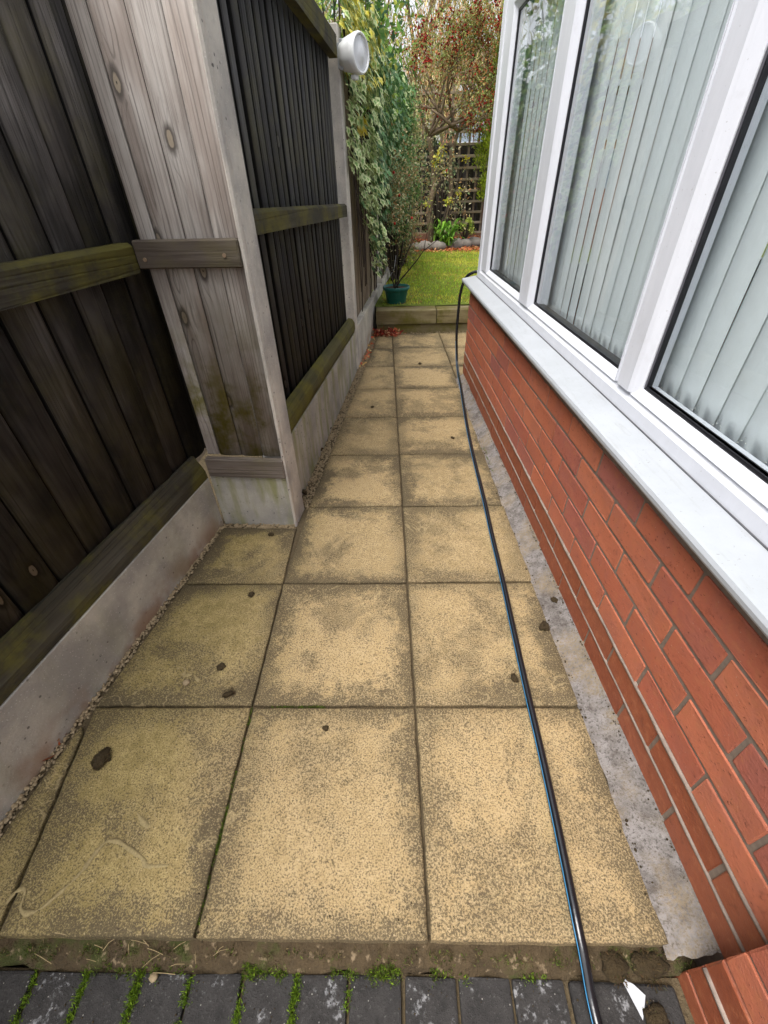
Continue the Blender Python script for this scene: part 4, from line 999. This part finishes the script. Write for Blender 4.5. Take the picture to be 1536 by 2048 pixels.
# moss in the paver joints and on the ledge
def tufts(spots, cols, label, Lr=(.005, .011), per=26, sx=.004, sy=.004, w_=(.0012, .0022)):
    n = len(spots) * per; P = np.repeat(np.array(spots), per, 0) + RNG.normal(size=(n, 3)) * np.array([sx, sy, .0015]); D = rdir(n); D[:, 2] = np.abs(D[:, 2]) + .7
    o = link('moss', leaf_cloud('moss', P, D, rdir(n), RNG.uniform(*Lr, n), RNG.uniform(*w_, n), pick(cols, n), M['dry'], .1), None, kind='stuff'); tag(o, label, 'moss')
bright = [(.07, .12, .010), (.10, .155, .012), (.045, .075, .010)]; drk = [(.035, .05, .012), (.06, .08, .015), (.05, .04, .02)]
sp = []
for k, dens in ((-8, .3), (-7, .3), (-6, .55), (-5, .7), (-4, .25), (-3, .3), (-2, .75), (-1, .1)):
    for _ in range(int(46 * dens)): sp.append((.007 + .1025 * k + random.gauss(0, .002), random.uniform(.03, .10), -.064))
tufts(sp, bright, 'bright green moss in the joints of the charcoal pavers')
sp = []
for (x0, x1, nn) in ((-.62, -.40, 22), (-.30, -.22, 40), (-.14, .0, 34), (-.06, .0, 12), (.06, .14, 8), (.22, .30, 6)):
    for _ in range(nn): sp.append((random.uniform(x0, x1), random.gauss(.104, .005), -.060))
tufts(sp, bright + drk, 'mixed green moss where the mortar ledge meets the pavers', per=24)
sp = [(random.uniform(-1.0, .55), random.uniform(.115, .134), -.047) for _ in range(120)]
tufts(sp, drk + [(.10, .075, .04)], 'dark moss specks under the slab edge', per=16)
sp = []
for _ in range(110): y = random.uniform(.28, .36) if random.random() < .6 else random.uniform(.15, .6); sp.append((cx(-1, y) + random.gauss(0, .0015), y, -.008))
for _ in range(60): sp.append((random.uniform(-.35, -.2), yy(1) + random.gauss(0, .0015), -.008))
for _ in range(60): y = random.uniform(1.75, 2.1); sp.append((cx(1, y) + random.gauss(.008, .006), y, .001))
tufts(sp, bright + drk * 2, 'small moss patches in the slab joints', (.004, .008), 14, .0015, .004)
# dry straw on the ledge
V, F = [], []
for q in range(18):
    x = random.gauss(-.50, .09) if q < 30 else random.uniform(-.9, -.1); y = random.uniform(.095, .15); a = random.uniform(0, 3.14); l = random.uniform(.015, .05); z0 = -.044 if y < .137 else .003
    tube_arrays([(x, y, z0), (x + math.cos(a) * l * .5, y + math.sin(a) * l * .3, z0 + random.uniform(.002, .012)), (x + math.cos(a) * l, y + math.sin(a) * l * .5, z0 + .002)], random.uniform(.0003, .0007), 4, V, F)
o = link('dry_grass', pyd('straw', V, F), m_plain('straw', (.34, .26, .14), .8), None, kind='stuff'); tag(o, 'dry grass stalks under the front slab edge', 'grass')

# lumps of fallen moss on the paving
LUMPS = [(-.512, 1.010, .014, 'moss lump near the middle of the second left slab'), (-.529, .723, .013, 'small dark moss lump above the heart-shaped one on the left slab'), (-.479, .636, .018, 'heart-shaped dark moss lump near the left slab joint'), (-.752, .461, .025, 'large round dark moss lump on the nearest left slab'),
 (-.189, .541, .009, 'tiny brown lump at the back of the front middle slab'), (-.134, 2.603, .013, 'dark lump on the left slab beyond the black fence middle'), (.22, 3.43, .015, 'dark lump on the far slab joint'), (.335, 2.161, .013, 'round dark lump beside the hose on the sixth row'), (-.387, 2.304, .019, 'moss lump in the gravel by the stained gravel board'), (-.405, 2.051, .017, 'smaller moss lump in the gravel by the stained gravel board'), (-.425, 1.640, .020, 'brown lump at the foot of the tall post'), (-.514, 1.337, .013, 'dark lump on the cut slab before the grey panel'),
 (.540, .961, .014, 'moss lump alone on the mortar fillet beside the wall'), (.559, .900, .012, 'upper moss lump of the pair on the fillet edge'), (.545, .905, .008, 'smaller moss crumb of the pair on the fillet edge'), (.481, .864, .020, 'rough moss lump at the slab edge by the fillet'), (.343, .684, .015, 'greenish moss lump touching the hose'), (.538, 1.811, .012, 'dark lump on the fillet further along the wall'), (.540, 1.604, .013, 'dark lump on the fillet beside the wall bricks')]
def fuzz(ml, s_, zf=.28):
    nf = int(60 + 6000 * s_); an = RNG.uniform(0, 6.28, nf); rr_ = s_ * RNG.uniform(.3, 1.08, nf); Pf = np.stack([rr_ * .8 * np.cos(an), rr_ * np.sin(an), (RNG.uniform(-.15, 1, nf) * zf) * s_ * np.sqrt(np.maximum(0.05, 1.1 - (rr_ / s_) ** 2))], 1); Df = Pf * np.array([1, 1, .4]) / s_ + RNG.normal(size=(nf, 3)) * .5; Df[:, 2] = np.abs(Df[:, 2]) * .7
    link('fuzz', leaf_cloud('fuzz', Pf, Df, rdir(nf), RNG.uniform(.12, .34, nf) * s_, RNG.uniform(.05, .1, nf) * s_, pick([(.022, .014, .008), (.04, .026, .012), (.03, .03, .010), (.06, .035, .018)], nf), M['dry']), None, ml)
for q, (x, y, s_, lab) in enumerate(LUMPS):
    zz = .002 if x < .52 else .018
    fuzz(tag(link('moss_lump', rock(s_ * (.7 + .25 * math.sin(q * 2.3)), s_ * .9, s_ * .40, q * 1.7, 3, .42), M['mossdark'], None, (x, y, zz + s_ * .2), (0, 0, q)), lab, 'moss', 'dark moss lumps on the paving'), s_)
# crumbs of dirt and grit lying about the joints and edges
VV, FF = [], []
def crumb(x, y, z, r):
    n0 = len(VV) * len(IC); VV.append(IC * (1 + RNG.uniform(-.25, .25, (len(IC), 1))) * r * RNG.uniform(.5, 1.2, 3) + np.array([x, y, z])); FF.extend(tuple(i + n0 for i in f) for f in IT)
for _ in range(420):
    r = random.randrange(9); y0 = yy(r); i = random.choice((-1, 0, 0, 1))
    if random.random() < .5: y = random.uniform(y0, yy(r + 1)); crumb(cx(i, y) + random.gauss(0, .012), y, .0015, random.uniform(.0007, .0022))
    else: crumb(random.uniform(-.4 if r < 4 else -.15, .5), y0 + random.gauss(0, .012) + (.02 if r == 0 else 0), .0015, random.uniform(.0007, .0022))
for _ in range(260): y = random.uniform(.2, 3.0); crumb(cx(1, y) + random.gauss(.0, .01), y, .003, random.uniform(.001, .0035))
for _ in range(200): y = random.uniform(.2, 3.0); crumb(wallx(y) - random.uniform(.002, .012), y, .036, random.uniform(.001, .003))
for _ in range(220): crumb(random.uniform(-1, .5), random.uniform(.0, .1), -.0595, random.uniform(.0006, .002))
o = link('grit', pyd('grit', np.concatenate(VV), FF, True), M['mossdark'], None, kind='stuff'); tag(o, 'dark crumbs of dirt scattered along the slab joints and wall foot', 'dirt')
tag(link('pebble', rock(.012, .009, .006, 3), M['pebble'], None, (-.614, .671, .006)), 'pale pebble lying on the second left slab', 'pebble')
tag(link('pebble', rock(.009, .007, .005, 5), M['pebble'], None, (-.476, .094, -.057)), 'pale pebble lying on the left charcoal pavers', 'pebble')
fuzz(tag(link('moss_clump', rock(.026, .022, .014, 8, 3, .25), M['mossdark'], None, (.412, .118, -.046)), 'brown moss clump under the slab edge right of the hose', 'moss'), .026, .5)
fuzz(tag(link('moss_clump', rock(.030, .020, .016, 11, 3, .25), M['mossdark'], None, (.478, .120, -.046)), 'brown moss clump nearest the brick corner under the slab edge', 'moss'), .030, .5)
fuzz(tag(link('moss_clump', rock(.022, .022, .016, 14, 3, .25), M['mossdark'], None, (.462, .050, -.055)), 'brown moss clump touching the white card scrap', 'moss'), .022, .5)
# white scrap of card
V = [(.4195, .1045, -.0565), (.440, .0935, -.0535), (.4545, .0805, -.0525), (.447, .0660, -.0555), (.4385, .0510, -.0585)]
V2 = [(x, y, z + .0012) for x, y, z in V]; F = [(4, 3, 2, 1, 0), (5, 6, 7, 8, 9)] + [(i, (i + 1) % 5, 5 + (i + 1) % 5, 5 + i) for i in range(5)]
tag(link('card_scrap', pyd('card', V + V2, F), M['paper'], None), 'white pointed scrap of card on the charcoal pavers', 'scrap')

# hose: over the pavers, up the step, along the slabs, up to the sill
HP = [(.356, -.14, -.050), (.352, .01, -.048), (.349, .075, -.036), (.345, .128, -.004), (.344, .175, .010), (.349, .25, .0112), (.356, .36, .0108), (.362, .484, .0105), (.367, .63, .0105), (.375, .81, .0105), (.387, 1.064, .0105), (.395, 1.297, .0105), (.406, 1.554, .0105), (.419, 1.982, .0105), (.440, 2.375, .0105), (.478, 2.90, .0108), (.492, 3.15, .012), (.496, 3.27, .035), (.492, 3.32, .11), (.482, 3.34, .26), (.484, 3.35, .42), (.490, 3.35, .53), (.513, 3.34, .615), (.56, 3.325, .655), (.64, 3.30, .664), (.8, 3.32, .66)]
hp = catmull(HP, 8)
hz = thing('hose', 'long black hose running along the paving and up onto the window sill', 'hose', (0, 0, 0))
link('tube', tube(hp, .0098, 16), M['hose'], hz)
sp = []
for i, q in enumerate(hp):
    d = (hp[min(i + 1, len(hp) - 1)] - hp[max(i - 1, 0)]).normalized(); side = d.cross(Vector((0, 0, 1)))
    if side.length < .3: side = Vector((1, 0, 0))
    side.normalize(); upv = side.cross(d); sp.append(q - side * .0086 + upv * .0042)
link('stripe', tube([q for q in sp[:150]], .0012, 6), M['hose_blue'], hz)
